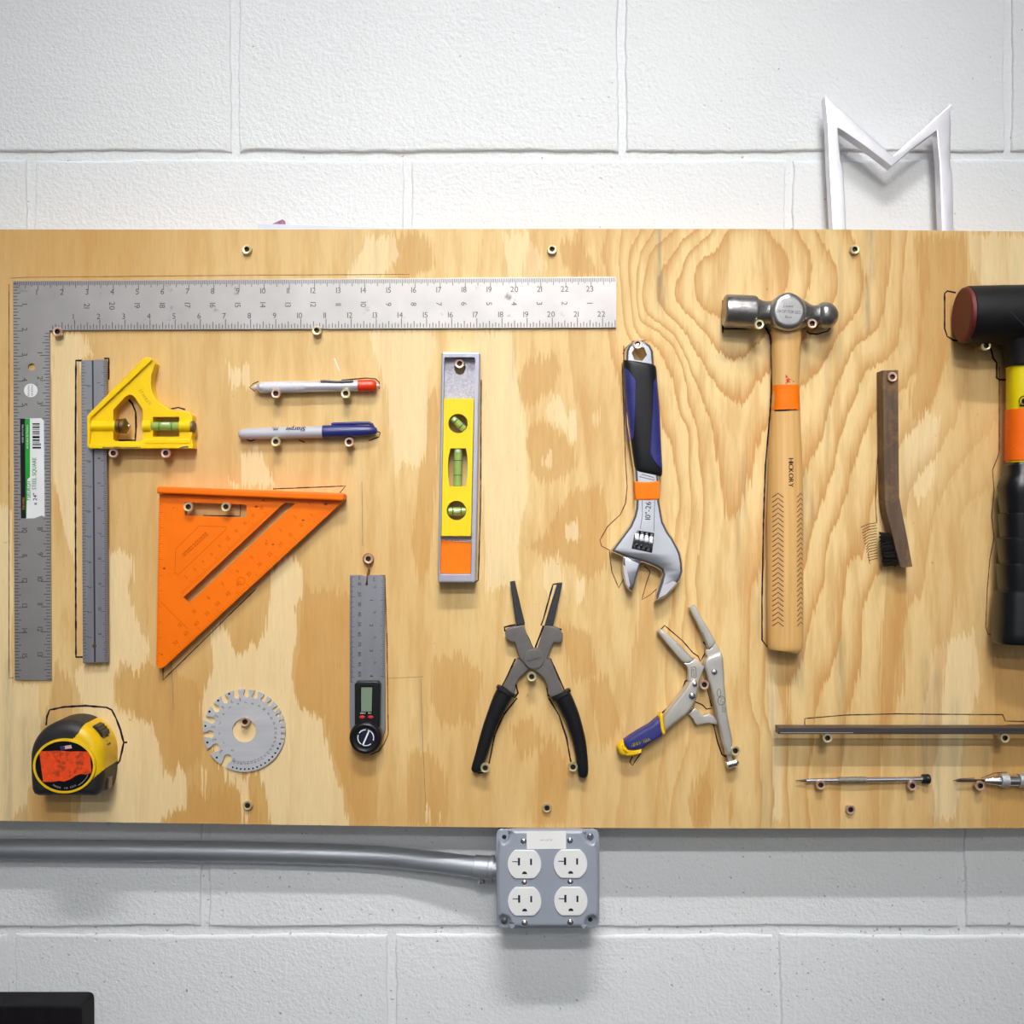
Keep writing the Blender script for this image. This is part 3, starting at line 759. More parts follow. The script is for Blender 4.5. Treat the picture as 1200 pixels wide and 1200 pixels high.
for i in range(1, 8 * 16):
    y = 329 + inch * i / 8; x = 15.4 + (y - 329) * 2 / 468
    if y < 796: quad(mb, x, y - .42, x + tickl(i, 8), y + .42, g)
    y = 387 + inch * i / 8
    if y < 796: quad(mb, 57.7 + (y - 387) * 2 / 410 - tickl(i, 8), y - .42, 57.7 + (y - 387) * 2 / 410, y + .42, g)
part('graduations', mb, etch(), t, stuff=True)
mb = MB()
for n in range(1, 24):
    text(mb, str(n), 15 + inch * n - 1.5, 342.5 - n * .18, 6.6, 0, g)
    if n < 22: text(mb, str(n), 15 + inch * (24 - n) - 1.5, 359 - (24 - n) * .16, 6.6, 90, g)
    if n < 23: text(mb, str(n), 58 + inch * n - 1.5, 371 - n * .14, 6.6, 0, g)
for n in range(1, 16):
    y = 329 + inch * n
    if not 488 < y < 612: text(mb, str(n), 29, y - 2, 6.4, 90, g)
    y = 387 + inch * n
    if y < 790 and not 488 < y < 612: text(mb, str(n), 47, y - 3, 6.4, 90, g)
part('numerals', mb, etch(), t, stuff=True)
mb = poly(circ(36, 457.5, 7.9, 24), 3.5, 3.2); d = part('round_sticker', mb, white_paper(), t, label='small round white sticker')
mb = MB()
for k, s in enumerate(('MADE IN', 'TAIWAN')): text(mb, s, 37.5 - k * 4, 457.5, 2.2, 90, 3.56)
part('lettering', mb, etch(), d)
st = part('product_sticker', poly([(23.5, 490.5), (48, 490), (51.3, 493), (52.3, 606), (49, 604), (40, 607.5), (24.5, 607.5)], 3.5, 3.2), white_paper(), t, label='torn white, green and black product sticker')
part('black_band', poly([(23.5, 490.5), (29.2, 490.5), (30.2, 607.5), (24.5, 607.5)], 3.62, 3.5), black_plastic(), st)
part('green_band', poly([(29.2, 490.5), (35, 490.5), (35.2, 559), (32, 562), (31, 607), (30.2, 607)], 3.62, 3.5), M('green_print', (20, 160, 40), 0.45), st)
mb = MB(); y = 496.0
for w in (1.6, .8, 1.6, .7, 1, 1.2, .6, 2.6, 1.8, .8, 1.2, .7, 1.9):
    quad(mb, 38, y, 46.5 if y < 519 else 48, y + w, 3.66); y += w + random.choice((.8, 1.0, 1.3))
text(mb, 'x 24"', 41, 585, 4.4, -90, 3.66, bold=.02)
part('barcode', mb, print_black(), st, stuff=True)
mb = MB(); text(mb, 'STEEL SQUARE', 40, 555, 4.8, -90, 3.66, sx=.82, bold=.02); text(mb, 'TSBURGH', 33.6, 576, 4.2, -90, 3.66, sx=.9, shear=.2, bold=.015)
part('green_lettering', mb, M('green_print', (20, 160, 40)), st)
mb = MB(); text(mb, 'MADE WITH STEEL', 26.6, 508, 1.8, -90, 3.66); text(mb, 'ACCURATE MARKS', 32, 512, 2.2, -90, 3.66)
part('white_lettering', mb, white_paper(), st)
mb = MB(); text(mb, 'SQUARES', 27.3, 590, 2.4, -90, 3.66); part('orange_lettering', mb, M('orange_print', (226, 140, 40)), st)

# ------------------------------------------------------------------ combination square
t = thing('combination_square', 'yellow-headed combination square on a grooved grey steel rule', 'square', 111, 777)
bl = part('rule', poly([(95, 422.5), (124.5, 421), (126.2, 776), (97, 777)], 9, 5.5, .4, seg=1), steel_dull(), t)
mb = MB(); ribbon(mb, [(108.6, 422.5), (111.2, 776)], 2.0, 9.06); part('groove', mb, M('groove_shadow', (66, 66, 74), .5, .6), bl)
mb = MB()
for i in range(1, 12 * 16):
    y = 422 + inch * i / 16
    if y > 775: break
    x = 95.5 + (y - 422) * .0055
    if i % 2 == 0: quad(mb, x, y - .3, x + tickl(i // 2, 8) * .62, y + .3, 9.08)
    x = 124.2 + (y - 422) * .0045
    quad(mb, x - tickl(i, 16) * .62, y - .3, x, y + .3, 9.08)
for n in range(1, 12):
    y = 422 + inch * n
    text(mb, str(12 - n), 104 + n * .15, y + 1, 4.2, 90, 9.08); text(mb, str(n), 115.5 + n * .15, y - 3, 4.2, 90, 9.08)
part('graduations', mb, etch(), bl, stuff=True)
part('hang_hole', poly(circ(110.6, 757, 2.4, 14), 9.1, 8.9), M('hole_brown', (96, 66, 40), .7), bl)
C = lambda pts: off(pts, 90, 410, 8.0)
head_o = C([(95, 625), (110, 600), (620, 78), (660, 68), (692, 72), (732, 128), (722, 165), (698, 240), (694, 320), (706, 400), (732, 455), (775, 500), (835, 540), (905, 566), (1000, 573), (1045, 580), (1075, 610), (1083, 660), (1083, 790), (1072, 822), (1085, 860), (1092, 922), (115, 926), (95, 900)])
win1 = C([(342, 560), (458, 436), (490, 420), (522, 424), (548, 450), (618, 560), (618, 840), (600, 856), (360, 856), (342, 840)])
win2 = C([(713, 628), (955, 628), (963, 640), (963, 805), (955, 813), (713, 813)])
hd = part('head', poly(head_o, 17, 0.3, 1.0, holes=[win1, win2], seg=2), yellow_paint(), t)
mb = MB()
prism(mb, C([(95, 625), (620, 78), (690, 74), (705, 95), (690, 110), (130, 640), (120, 895), (100, 890)]), 20.5, 16, 1.0, seg=2)
prism(mb, C([(98, 886), (1085, 886), (1090, 926), (115, 926)]), 20.5, 16, 1.0, seg=2)
prism(mb, C([(632, 836), (1066, 836), (1066, 880), (632, 880)]), 18.6, 16, 1.2, seg=2)
part('rim', mb, yellow_paint(), hd)
part('barrel', turned(C([(130, 715)])[0] + (14,), C([(378, 715)])[0] + (14,), [(0, 5), (.8, 6.6), (30.5, 6.8), (31, 6)], hp=17), yellow_paint(), hd)
mb = MB(); lathe(mb, C([(612, 712)])[0] + (14,), C([(700, 712)])[0] + (14,), [(0, 5), (1, 7.6), (10, 7.6), (11, 6.2)], hp=17)
part('vial_socket', mb, yellow_paint(), hd); mb = MB()
lathe(mb, C([(958, 712)])[0] + (14,), C([(1070, 712)])[0] + (14,), [(0, 6.2), (1, 7.6), (13, 7.6), (13.8, 6.6)], hp=17)
part('vial_socket', mb, yellow_paint(), hd)
kb = part('locking_knob', turned(C([(370, 715)])[0] + (17,), C([(500, 715)])[0] + (17,), [(0, 5), (.6, 8.2), (4.6, 8.2), (5.4, 6.8), (6.2, 6.8), (6.8, 8.8), (10.8, 8.8), (12, 7), (13.6, 5), (14, 3.6), (15, 3.2)]), brass(), t, label='dull brass locking knob')
part('stud_tip', turned(C([(478, 715)])[0] + (18,), C([(512, 715)])[0] + (18,), [(0, 2.4), (2.4, 2.2), (3.2, 1)]), nickel(), kb)
vl = part('spirit_vial', turned(C([(695, 716)])[0] + (14,), C([(960, 716)])[0] + (14,), [(0, 4), (.4, 5.3), (32, 5.3), (32.6, 4)], hp=17), vial_green(), t, label='green spirit vial')
mb = MB()
for x in (770, 888): lathe(mb, C([(x, 716)])[0] + (14,), C([(x + 30, 716)])[0] + (14,), [(0, 5.4), (.9, 5.4)], hp=17)
part('vial_ring', mb, M('vial_mark', (20, 90, 50), .3), vl, stuff=True)
part('bubble', turned(C([(792, 700)])[0] + (16.6,), C([(876, 700)])[0] + (16.6,), [(0, .5), (1, 2.6), (9.4, 2.6), (10.4, .5)], hp=17), bubble_pale(), vl)
part('end_plug', turned(C([(1062, 720)])[0] + (13,), C([(1105, 720)])[0] + (13,), [(0, 7.4), (3.4, 7.2), (5, 5)], hp=17), M('plug_grey', (120, 104, 78), .5, .5), t)
mb = MB(); text(mb, 'STANLEY', *C([(640, 445)])[0], 3.6, 55, 17.15); part('embossed_lettering', mb, M('yellow_shadow', (196, 150, 10), .4), hd)
for l_ in (C([(240, 914), (420, 914), (600, 914)]), C([(960, 920), (1000, 912), (1045, 908)])): part('worn_edge', inked([l_], 1.3, 20.6, jit=.5), M('bare_cast_metal', (110, 106, 104), .5, .7), hd)

# ------------------------------------------------------------------ paint pen and permanent marker
t = thing('paint_pen', 'slim silver metal marking pen with a red end cap, above the blue-capped marker', 'pen', 370, 460, 8)
A, B = (297, 454.3, 8), (446, 451.6, 8)
bd = part('barrel', turned(A, B, [(4.5, 3.8), (7, 5.8), (9, 6.5), (60, 6.6), (60.3, 6.4), (122, 6.4), (122.3, 6.0)]), aluminium(), t)
part('label_wrap', turned(A, B, [(12, 6.5), (12.2, 6.75), (60.8, 6.75), (61, 6.5)]), M('grey_label', (206, 206, 214), .5, .1, .12, 700, .3, 2500), bd, label='pale grey hatched label')
part('tip', turned(A, B, [(-1, .8), (1, 2.2), (4, 3.6), (6.5, 4.0)]), M('pen_tip', (206, 214, 210), .3), t)
cp = part('end_cap', turned(A, B, [(121.8, 5.6), (122.2, 7.0), (138, 7.1), (141.5, 6.2), (143.4, 4.4), (144, 2)]), M('red_plastic', (232, 58, 20), .3, 0, .05), t, label='red cap')
part('button', turned(A, B, [(143, 2.2), (146, 2), (147, 1)]), aluminium(), cp)
mb = MB(); sweep(mb, [(375.5, 446.5, 1.2, 1.0), (380, 446.3, 1.3, 1.0), (395, 447.4, 1.2, 1.2), (412, 446.5, 1.3, 1.4), (414, 446.6, .8, 1)], 14.5)
part('clip', mb, gunmetal(), t)

t = thing('permanent_marker', 'thick grey permanent marker with a navy blue cap', 'marker', 360, 516, 8)
A, B = (279.5, 508.8, 8), (441, 504.6, 8)
bd = part('barrel', turned(A, B, [(0, 1.5), (1.2, 4), (4, 5.6), (10, 6.6), (40, 7.0), (99, 7.0)]), M('pale_grey_plastic', (186, 186, 194), .4, 0, .04), t)
hb = lambda x, y: 15.2
mb = MB(); text(mb, 'Sharpie', 347, 503, 5.4, 178.5, 15.15, shear=.3, bold=.018); text(mb, 'FINE', 323, 503.2, 2.2, 178.5, 15.15, bold=.03)
ribbon(mb, [(319, 501.2), (327, 501)], .5, 15.15)
part('lettering', mb, M('navy_print', (44, 46, 120)), bd)
cp = part('cap', turned(A, B, [(98, 7), (98.6, 7.9), (130, 7.7), (152, 6.2), (158, 4.6), (161, 3.2), (161.6, 1.5)]), M('navy_plastic', (38, 46, 112), .3, 0, .06), t, label='navy blue cap')
mb = MB(); sweep(mb, [(388.5, 497.2, 1.6, 1.6), (391, 496.9, 1.9, 1.8), (420, 495.9, 1.9, 2), (433, 496, 2.0, 2), (435.5, 497.5, 2.2, 2), (436.5, 501, 2.4, 2), (437, 503, 2.4, 2)], 9)
part('clip', mb, M('navy_plastic', (38, 46, 112)), cp)

# ------------------------------------------------------------------ speed square
t = thing('speed_square', 'bright orange triangular speed square hung by its small window', 'square', 190, 784)
R = lambda pts: off(pts, 170, 560, 4.8)
ora = lambda: M('orange_plastic', (252, 118, 0), .42, 0, .05, 40, .2, 300, spec=.25, dirt=(186, 74, 4), dirt_amt=-.5, ds=60)
slot = R([(782, 140), (845, 143), (246, 706), (215, 673)]); winq = R([(222, 138), (565, 150), (571, 156), (569, 222), (562, 224), (228, 211), (222, 205)])
plate = part('plate', poly(R([(80, 92), (1116, 120), (1116, 130), (108, 1064), (90, 1073), (66, 1064), (62, 1048)]), 13, 8, .8, holes=[slot, winq], seg=2), ora(), t)
part('fence', poly(R([(64, 60), (72, 48), (85, 48), (1108, 86), (1119, 94), (1118, 120), (1104, 130), (78, 88), (65, 84)]), 22, .3, 2.2), ora(), t)
od = M('orange_shade', (214, 88, 0), .5, spec=.1)
mb = MB()
for i in range(1, 200):
    y = 582 + i * 1.84 * 1.25
    if y > 778: break
    quad(mb, 185.4 - (y - 582) * .015, y - .25, 185.4 - (y - 582) * .015 + (6 if i % 8 == 0 else 4 if i % 4 == 0 else 2.6), y + .25, 13.05)
hx0, hy0, hx1, hy1 = 394, 593, 196, 779
hl = math.hypot(hx1 - hx0, hy1 - hy0); ux, uy = (hx1 - hx0) / hl, (hy1 - hy0) / hl; nx, ny = uy, -ux
nx, ny = (-abs(nx), -abs(ny))
for i in range(1, 88):
    s = hl * i / 88; l = 7 if i % 10 == 0 else 5 if i % 5 == 0 else 3.4
    ribbon(mb, [(hx0 + ux * s, hy0 + uy * s), (hx0 + ux * s + nx * l, hy0 + uy * s + ny * l)], .5, 13.05)
sx0, sy0 = R([(760, 150)])[0]; sx1, sy1 = R([(205, 660)])[0]
for i in range(1, 64):
    f = i / 64; l = 6 if i % 8 == 0 else 3.2
    ribbon(mb, [(sx0 + (sx1 - sx0) * f, sy0 + (sy1 - sy0) * f), (sx0 + (sx1 - sx0) * f - .67 * l, sy0 + (sy1 - sy0) * f - .74 * l)], .45, 13.05)
for loop in (R([(172, 400), (305, 270), (460, 276), (455, 290), (180, 552), (168, 540)]), R([(205, 440), (345, 305), (356, 318), (215, 447)])):
    ribbon(mb, loop, .55, 13.05, closed=True)
ribbon(mb, R([(90, 700), (240, 850)]), .5, 13.05)
ribbon(mb, circ(*R([(540, 580)])[0], 4.4, 18), .6, 13.05, closed=True)
part('graduations', mb, od, plate, stuff=True)
mb = MB(); ang = math.degrees(math.atan2(hy1 - hy0, hx1 - hx0)) + 180
for i, s in enumerate(('5', '10', '15', '20', '25', '30', '35', '40', '45', '50', '55', '60', '65', '70')):
    f = .1 + .062 * i
    text(mb, s, hx0 + (hx1 - hx0) * f - 9, hy0 + (hy1 - hy0) * f - 8, 4.4, ang, 13.05)
for i, s in enumerate(('1', '2', '3', '4', '5', '6', '7', '8', '10', '12')):
    f = .08 + .085 * i
    text(mb, s, hx0 + (hx1 - hx0) * f - 16, hy0 + (hy1 - hy0) * f - 18, 4.4, ang, 13.05)
for i, s in enumerate(('18', '17', '16', '15', '12', '9', '6', '4', '3', '2')):
    f = .12 + .085 * i
    text(mb, s, sx0 + (sx1 - sx0) * f - 8, sy0 + (sy1 - sy0) * f - 9, 4, ang, 13.05)
text(mb, 'SPEED SQUARE', *R([(280, 372)])[0], 4, -43, 13.05)
part('numerals', mb, od, plate, stuff=True)
mb = MB()
for x, y, r in ((1015, 147, 2.8), (625, 162, 2.8), (108, 510, 2.2), (95, 994, 1.2), (890, 238, 2), (720, 375, 2), (665, 127, 1.6), (160, 168, 1)):
    a, b = R([(x, y)])[0]; q = [(a + r * random.uniform(.6, 1.1) * math.cos(k * .9), b + r * random.uniform(.35, .8) * math.sin(k * .9)) for k in range(7)]
    prism(mb, q, 13.08, 12.9)
part('dirt_marks', mb, M('brown_dirt', (134, 58, 10), .7), plate, stuff=True)

# ------------------------------------------------------------------ wire gauge
t = thing('wire_gauge', 'round steel wire gauge disc with notched rim, hung on a screw', 'gauge', 286, 904)
G = lambda x, y: (230 + x / 10.909, 800 + y / 10.909)
cx, cy = G(612, 612); R0 = 48.4
slots = [(400, 970, 50), (247, 832, 50), (178, 660, 46), (195, 480, 42), (257, 330, 44), (372, 222, 40), (515, 165, 38), (640, 148, 36), (748, 172, 32), (855, 215, 30), (932, 270, 26), (1000, 345, 24), (1042, 415, 22), (1078, 495, 19), (1095, 580, 15), (1096, 650, 13), (1088, 716, 12)]
holes = [(1070, 782, 12), (1042, 842, 12), (1010, 900, 12), (972, 948, 12), (930, 990, 12), (880, 1027, 11), (828, 1054, 11), (778, 1078, 11), (725, 1096, 11), (672, 1104, 11), (620, 1106, 11), (568, 1104, 11), (518, 1095, 11), (467, 1082, 11)]
out = []; info = []
for x, y, r in slots:
    px, py = G(x, y); info.append((math.atan2(py - cy, px - cx) % (2 * math.pi), math.hypot(px - cx, py - cy), r * 1.12 / 10.909))
info = [(a if a > 1.9 else a + 2 * math.pi, d, r) for a, d, r in info]
prev = None
for a, d, r in info:
    w = r * .7; da = math.asin(w / R0)
    if prev is not None:
        st_ = prev; n = max(2, int((a - da - st_) / .06))
        for k in range(n + 1): out.append((cx + R0 * math.cos(st_ + (a - da - st_) * k / n), cy + R0 * math.sin(st_ + (a - da - st_) * k / n)))
    else: out.append((cx + R0 * math.cos(a - da), cy + R0 * math.sin(a - da))); first = a - da
    hx, hy = cx + d * math.cos(a), cy + d * math.sin(a); b0 = math.asin(min(.95, w / r))
    n = 10
    for k in range(n + 1):
        th = a - b0 - (2 * math.pi - 2 * b0) * k / n
        out.append((hx + r * math.cos(th), hy + r * math.sin(th)))
    prev = a + da; out.append((cx + R0 * math.cos(prev), cy + R0 * math.sin(prev)))
n = 40
for k in range(1, n): out.append((cx + R0 * math.cos(prev + (first + 2 * math.pi - prev) * k / n), cy + R0 * math.sin(prev + (first + 2 * math.pi - prev) * k / n)))
dk = part('disc', poly(out, 3.0, .3, 0, holes=[circ(cx, cy, 14, 30)]), steel_pale(), t)
for x, y, r in holes + [(262, 958, 13), (142, 765, 13), (115, 553, 13), (168, 370, 14), (280, 230, 13), (420, 143, 13)]:  # holes left uncut: flat discs with the shade inside painted as dark colour
    part('hole_shade_disc', poly(circ(*G(x, y), r * 1.1 / 10.909, 10), 3.06, 2.6), M('hole_shade', (44, 30, 26), .7, spec=.1), dk)
mb = MB()
for k, (a, d, r) in enumerate(info):
    rr = d - r - 6; text(mb, str(k), cx + rr * math.cos(a), cy + rr * math.sin(a), 3.1, math.degrees(a) + (180 if math.cos(a) < 0 else 0), 3.05)
    if k < 8: b = a - .19; text(mb, ('.325', '.289', '.258', '.229', '.204', '.182', '.162', '.144')[k], cx + 37 * math.cos(b), cy + 37 * math.sin(b), 2.3, math.degrees(b) + (180 if math.cos(b) < 0 else 0), 3.05)
for k, (x, y, r) in enumerate(holes):
    px, py = G(x, y); a = math.atan2(py - cy, px - cx); text(mb, str(17 + k), cx + 38 * math.cos(a), cy + 38 * math.sin(a), 2.8, math.degrees(a), 3.05)
part('numerals', mb, etch(), dk, stuff=True)

# ------------------------------------------------------------------ digital angle gauge
t = thing('digital_angle_gauge', 'narrow steel rule with a black digital angle display and round knob, hung on a wire', 'angle gauge', 428, 884)
D = lambda pts: off(pts, 380, 630, 4.444)
part('rule', poly(D([(133, 195), (196, 195), (210, 208), (222, 195), (315, 195), (317, 1000), (300, 1040), (140, 1040), (132, 960)]), 6, 3, .3, holes=[circ(*D([(222, 243)])[0], 1.9, 12)], seg=1), steel_dull(), t)
rl = t.children[0]
part('lower_rule', poly(D([(134, 200), (314, 200), (316, 1000), (134, 960)]), 2.8, .3), steel_dull(), t)
mb = MB()
for k in range(10): text(mb, str((k + 1) * 10), 421.4, 684.5 + k * 11.75, 3.7, 90, 6.06)
text(mb, 'mm', 421.4, 677.5, 2.3, 90, 6.06); text(mb, 'inch', 438.5, 679, 2.3, 90, 6.06)
for k in range(4): text(mb, str(k + 1), 435.3, 703.3 + k * 29.6, 4, 90, 6.06); text(mb, '\u00bd', 439.5, 688 + k * 29.6, 3.2, 90, 6.06)
for k in range(106):
    y = 676 + k * 1.175; quad(mb, 410.4, y - .2, 410.4 + (5 if k % 10 == 0 else 3.6 if k % 5 == 0 else 2.4), y + .2, 6.05)
for k in range(66):
    y = 674 + k * 1.85; quad(mb, 450.6 - (5 if k % 16 == 0 else 3.6 if k % 4 == 0 else 2.4), y - .2, 450.6, y + .2, 6.05)
part('graduations', mb, print_black(), rl, stuff=True)
hs = part('display_housing', poly(D([(157, 765), (170, 748), (278, 748), (292, 765), (288, 985), (158, 985)]), 17, 3, 1.8), black_plastic(), t)
part('bezel', poly(D([(187, 772), (255, 772), (252, 922), (187, 922)]), 17.4, 16, .3, seg=1), M('gloss_black', (14, 15, 20), .15), hs)
part('screen', poly(D([(192, 780), (250, 780), (247, 906), (192, 906)]), 17.7, 17), M('lcd_grey_green', (122, 140, 118), .25, 0, .04, 40), hs, label='grey-green liquid crystal screen')
for x, y in ((197, 935), (241, 935)):
    part('button', poly(circ(*D([(x, y)])[0], 3.2, 16, 1.8), 18.2, 16.5, .5, seg=2), M('red_rubber', (206, 38, 40), .4), hs)
mb = MB(); text(mb, 'ZERO', *D([(201, 914)])[0], 1.7, 0, 17.5); text(mb, 'REV', *D([(238, 914)])[0], 1.7, 0, 17.5); part('lettering', mb, white_paper(), hs)
kx, ky = D([(216, 1042)])[0]
kn = part('knob', turned((kx, ky, 6), (kx, ky, 20), [(0, 18.6), (11, 19.1), (14, 18.4), (15.5, 17), (16, 15), (15.2, 13), (15.0, 11.5)], hp=18, seg=40), black_plastic(), t)
part('knob_disc', poly(circ(kx, ky, 11, 28), 22, 20, .4, seg=1), M('navy_black', (22, 24, 48), .3), kn)
mb = MB()
ribbon(mb, [(kx - 3.5, ky + 8.8), (kx + 4, ky - 8.4)], 1.8, 22.1)
for a0, a1 in ((-75, 20), (50, 110), (125, 200), (215, 270)):
    ribbon(mb, [(kx + 9.3 * math.cos(math.radians(a0 + (a1 - a0) * k / 8)), ky + 9.3 * math.sin(math.radians(a0 + (a1 - a0) * k / 8))) for k in range(9)], 1.1, 22.1)
part('white_marks', mb, white_paper(), kn)
mb = MB(); q = [pt(431, 658, 6), pt(432.5, 665, 5), pt(430.5, 672, 8), pt(430, 680, 8), pt(430, 685, 5), pt(431.5, 676, 1.5), pt(433, 668, 3), pt(430, 660, 4)]
tube(mb, q, .75, 6); tube(mb, [pt(431.5 + 6 * math.cos(a), 655 + 6 * math.sin(a), 3.2) for a in np.linspace(1.2, 7.0, 14)], .7, 6)
part('hanging_wire', mb, M('copper_wire', (140, 92, 58), .35, .8), t)

# ------------------------------------------------------------------ torpedo level
t = thing('torpedo_level', 'short grey aluminium torpedo level with a yellow insert and three green vials', 'level', 535, 683)
V = lambda pts: off(pts, 490, 400, 4.0)
outer = V([(110, 58), (116, 50), (282, 50), (290, 58), (270, 1124), (264, 1131), (98, 1131), (92, 1124)])
inner = V([(126, 74), (264, 74), (268, 82), (250, 1088), (244, 1096), (108, 1096), (102, 1088), (122, 82)])
tear = V([(175, 98), (185, 85), (206, 85), (216, 98), (224, 125), (214, 150), (195, 158), (177, 150), (168, 125)])
c1 = circ(*V([(187, 385)])[0], 11.4, 28); c3 = circ(*V([(180, 793)])[0], 11.4, 28)
c2 = V([(152, 502), (224, 502), (231, 540), (233, 590), (230, 640), (223, 680), (148, 680), (142, 640), (139, 590), (143, 540)])
fr = part('frame', poly(outer, 24, .3, 1.6, holes=[inner]), M('grey_cast_aluminium', (178, 178, 192), .42, .45, .08, 60), t)
part('web', poly(V([(120, 70), (270, 70), (256, 1100), (98, 1100)]), 13, 6, 0, holes=[tear, c1, c2, c3]), M('rough_cast_aluminium', (178, 176, 188), .5, .4, .2, 500, .8, 700), t)
ins = part('insert', poly(V([(120, 268), (262, 268), (248, 914), (108, 914)]), 22, 12.5, .6, holes=[c1, c2, c3], seg=1), M('yellow_plastic', (250, 214, 6), .3, 0, .04, 40), t, label='yellow plastic insert')
def vial(p0, p1, r, marks, bub):
    a, b = V([p0])[0] + (16.5,), V([p1])[0] + (16.5,); ln = math.hypot(b[0] - a[0], b[1] - a[1])
    v = part('spirit_vial', turned(a, b, [(0, r * .7), (.6, r), (ln - .6, r), (ln, r * .7)], hp=20), vial_green(), t)
    mb = MB()
    for m in marks: lathe(mb, (a[0] + (b[0] - a[0]) * m, a[1] + (b[1] - a[1]) * m, 16.5), b, [(0, r + .12), (.7, r + .12)], hp=20)
    part('vial_ring', mb, print_black(), v, stuff=True)
    k0, k1 = bub
    q0 = (a[0] + (b[0] - a[0]) * k0, a[1] + (b[1] - a[1]) * k0, 16.5 + r * .55); q1 = (a[0] + (b[0] - a[0]) * k1, a[1] + (b[1] - a[1]) * k1, 16.5 + r * .55); l2 = math.hypot(q1[0] - q0[0], q1[1] - q0[1])
    part('bubble', turned(q0, q1, [(0, r * .3), (l2 * .2, r * .62), (l2 * .8, r * .62), (l2, r * .3)], hp=20), bubble_pale(), v)
vial((160, 358), (216, 412), 4.2, (.28, .72), (.02, .3))
vial((187, 505), (184, 678), 4.9, (.3, .7), (.0, .1))
vial((140, 796), (224, 794), 4.4, (.25, .72), (.3, .68))
tp = part('orange_patch', poly(V([(104, 932), (150, 936), (250, 942), (247, 1088), (180, 1090), (101, 1086)]), 15.5, 12.8, .3, seg=1), orange_tape(), t, label='orange paint patch')
mb = MB(); prism(mb, V([(106, 1091), (246, 1091), (243, 1098), (104, 1098)]), 15, 13); part('sill', mb, aluminium(), t)

# ------------------------------------------------------------------ tape measure
t = thing('tape_measure', 'fat yellow and black tape measure with a scuffed orange sticker', 'tape measure', 96, 922)
prof = []
for i in range(90):
    a = math.radians(180 + 180 * i / 89); prof.append((96 + 42 * math.cos(a), 878 + 42 * math.sin(a)))
prof += [(138, 885), (138, 893), (137.5, 901), (136.5, 908), (135.5, 914), (133, 919), (128, 922), (112, 922), (96, 922), (80, 922), (63, 922), (58, 920), (55.5, 915), (54.6, 905), (54, 892)]
cxx, cyy = 96, 885
def rad(th):
    best = 0; dx, dy = math.cos(th), math.sin(th)
    for i in range(len(prof)):
        ax, ay = prof[i][0] - cxx, prof[i][1] - cyy; bx, by = prof[(i + 1) % len(prof)][0] - cxx, prof[(i + 1) % len(prof)][1] - cyy
        ex, ey = bx - ax, by - ay; den = dx * ey - dy * ex
        if abs(den) < 1e-9: continue
        s = (ax * ey - ay * ex) / den; u = (ax * dy - ay * dx) / den
        if s > 0 and -1e-6 <= u <= 1 + 1e-6: best = max(best, s)
    return best
NTH = 420; steps = [(0, h_) for h_ in np.linspace(.4, 38, 16)] + [(13 * (1 - math.cos(a)), 38 + 13 * math.sin(a)) for a in np.linspace(.1, math.pi / 2, 14)] + [(16, 51), (18, 51), (20, 51), (24, 51), (30, 51)]
radv = [rad(2 * math.pi * i / NTH) for i in range(NTH)]
ring_r = lambda th: 1.0 / math.sqrt((math.cos(th) / 35.5) ** 2 + (math.sin(th) / 31.0) ** 2)
C_poly_outer = [(116.5, 800), (116.5, 838.5), (111.5, 849), (106, 855), (99, 857.5)]
def is_black(x, y):
    th = math.atan2(y - 886, x - 96)
    # lower right: yellow runs down to a line from the ring to the mouth
    a = math.degrees(th)
    if -5 < a < 60: return y > 905 - (x - 122) * .85
    if 38 < a <= 180 or a < -178: return True
    if a <= -90 or a >= 178: return True
    # top: boundary leaning from the ring to the crown
    bx = float(np.interp(y, [830, 838, 849, 855, 858], [119, 116.5, 111.5, 106, 97]))
    return -90 < a < -38 and x < bx
bv = []; bfs = ([], [])
for si, (ins_, h) in enumerate(steps):
    for i in range(NTH):
        th = 2 * math.pi * i / NTH; r = max(radv[i] - ins_, 1.0); bv.append((cxx + r * math.cos(th), cyy + r * math.sin(th), h))
for s in range(len(steps) - 1):
    for i in range(NTH):
        j = (i + 1) % NTH; f = (s * NTH + i, s * NTH + j, (s + 1) * NTH + j, (s + 1) * NTH + i)
        mx_ = sum(bv[k][0] for k in f) / 4; my_ = sum(bv[k][1] for k in f) / 4
        bfs[1 if is_black(mx_, my_) else 0].append(f)
bfs[1].append(tuple((len(steps) - 1) * NTH + i for i in range(NTH))); bfs[1].append(tuple(range(NTH)))
for nm, f, mt in (('case', bfs[0], M('tape_yellow', (240, 196, 8), .38, 0, .06, 80, dirt=(120, 92, 10), dirt_amt=-.2, ds=110)), ('rubber_overmould', bfs[1], M('worn_black_rubber', (34, 33, 34), .5, 0, .2, 60, .15, 600))):
    mb = MB(); used = sorted({k for q in f for k in q}); ix = {k: n for n, k in enumerate(used)}
    mb.add([pt(bv[k][0], bv[k][1], bv[k][2], 0) for k in used], [tuple(ix[k] for k in q) for q in f])
    part(nm, mb, mt, t, ang=40)
part('face_ring', poly([(96 + 35.5 * math.cos(a), 886 + 31 * math.sin(a)) for a in np.linspace(0, 2 * math.pi, 60, endpoint=False)], 53.2, 48, 1.0,
     holes=[[(96 + 32.6 * math.cos(a), 886 + 28.2 * math.sin(a)) for a in np.linspace(0, 2 * math.pi, 60, endpoint=False)]], hp=0, seg=2), M('tape_yellow', (240, 196, 8)), t, label='yellow ring round the face')
fd = part('face_disc', poly([(96 + 32.8 * math.cos(a), 886 + 28.4 * math.sin(a)) for a in np.linspace(0, 2 * math.pi, 60, endpoint=False)], 52.2, 50, hp=0), M('gloss_black', (14, 15, 20)), t)
T8 = lambda pts: off(pts, 20, 820, 8.571)
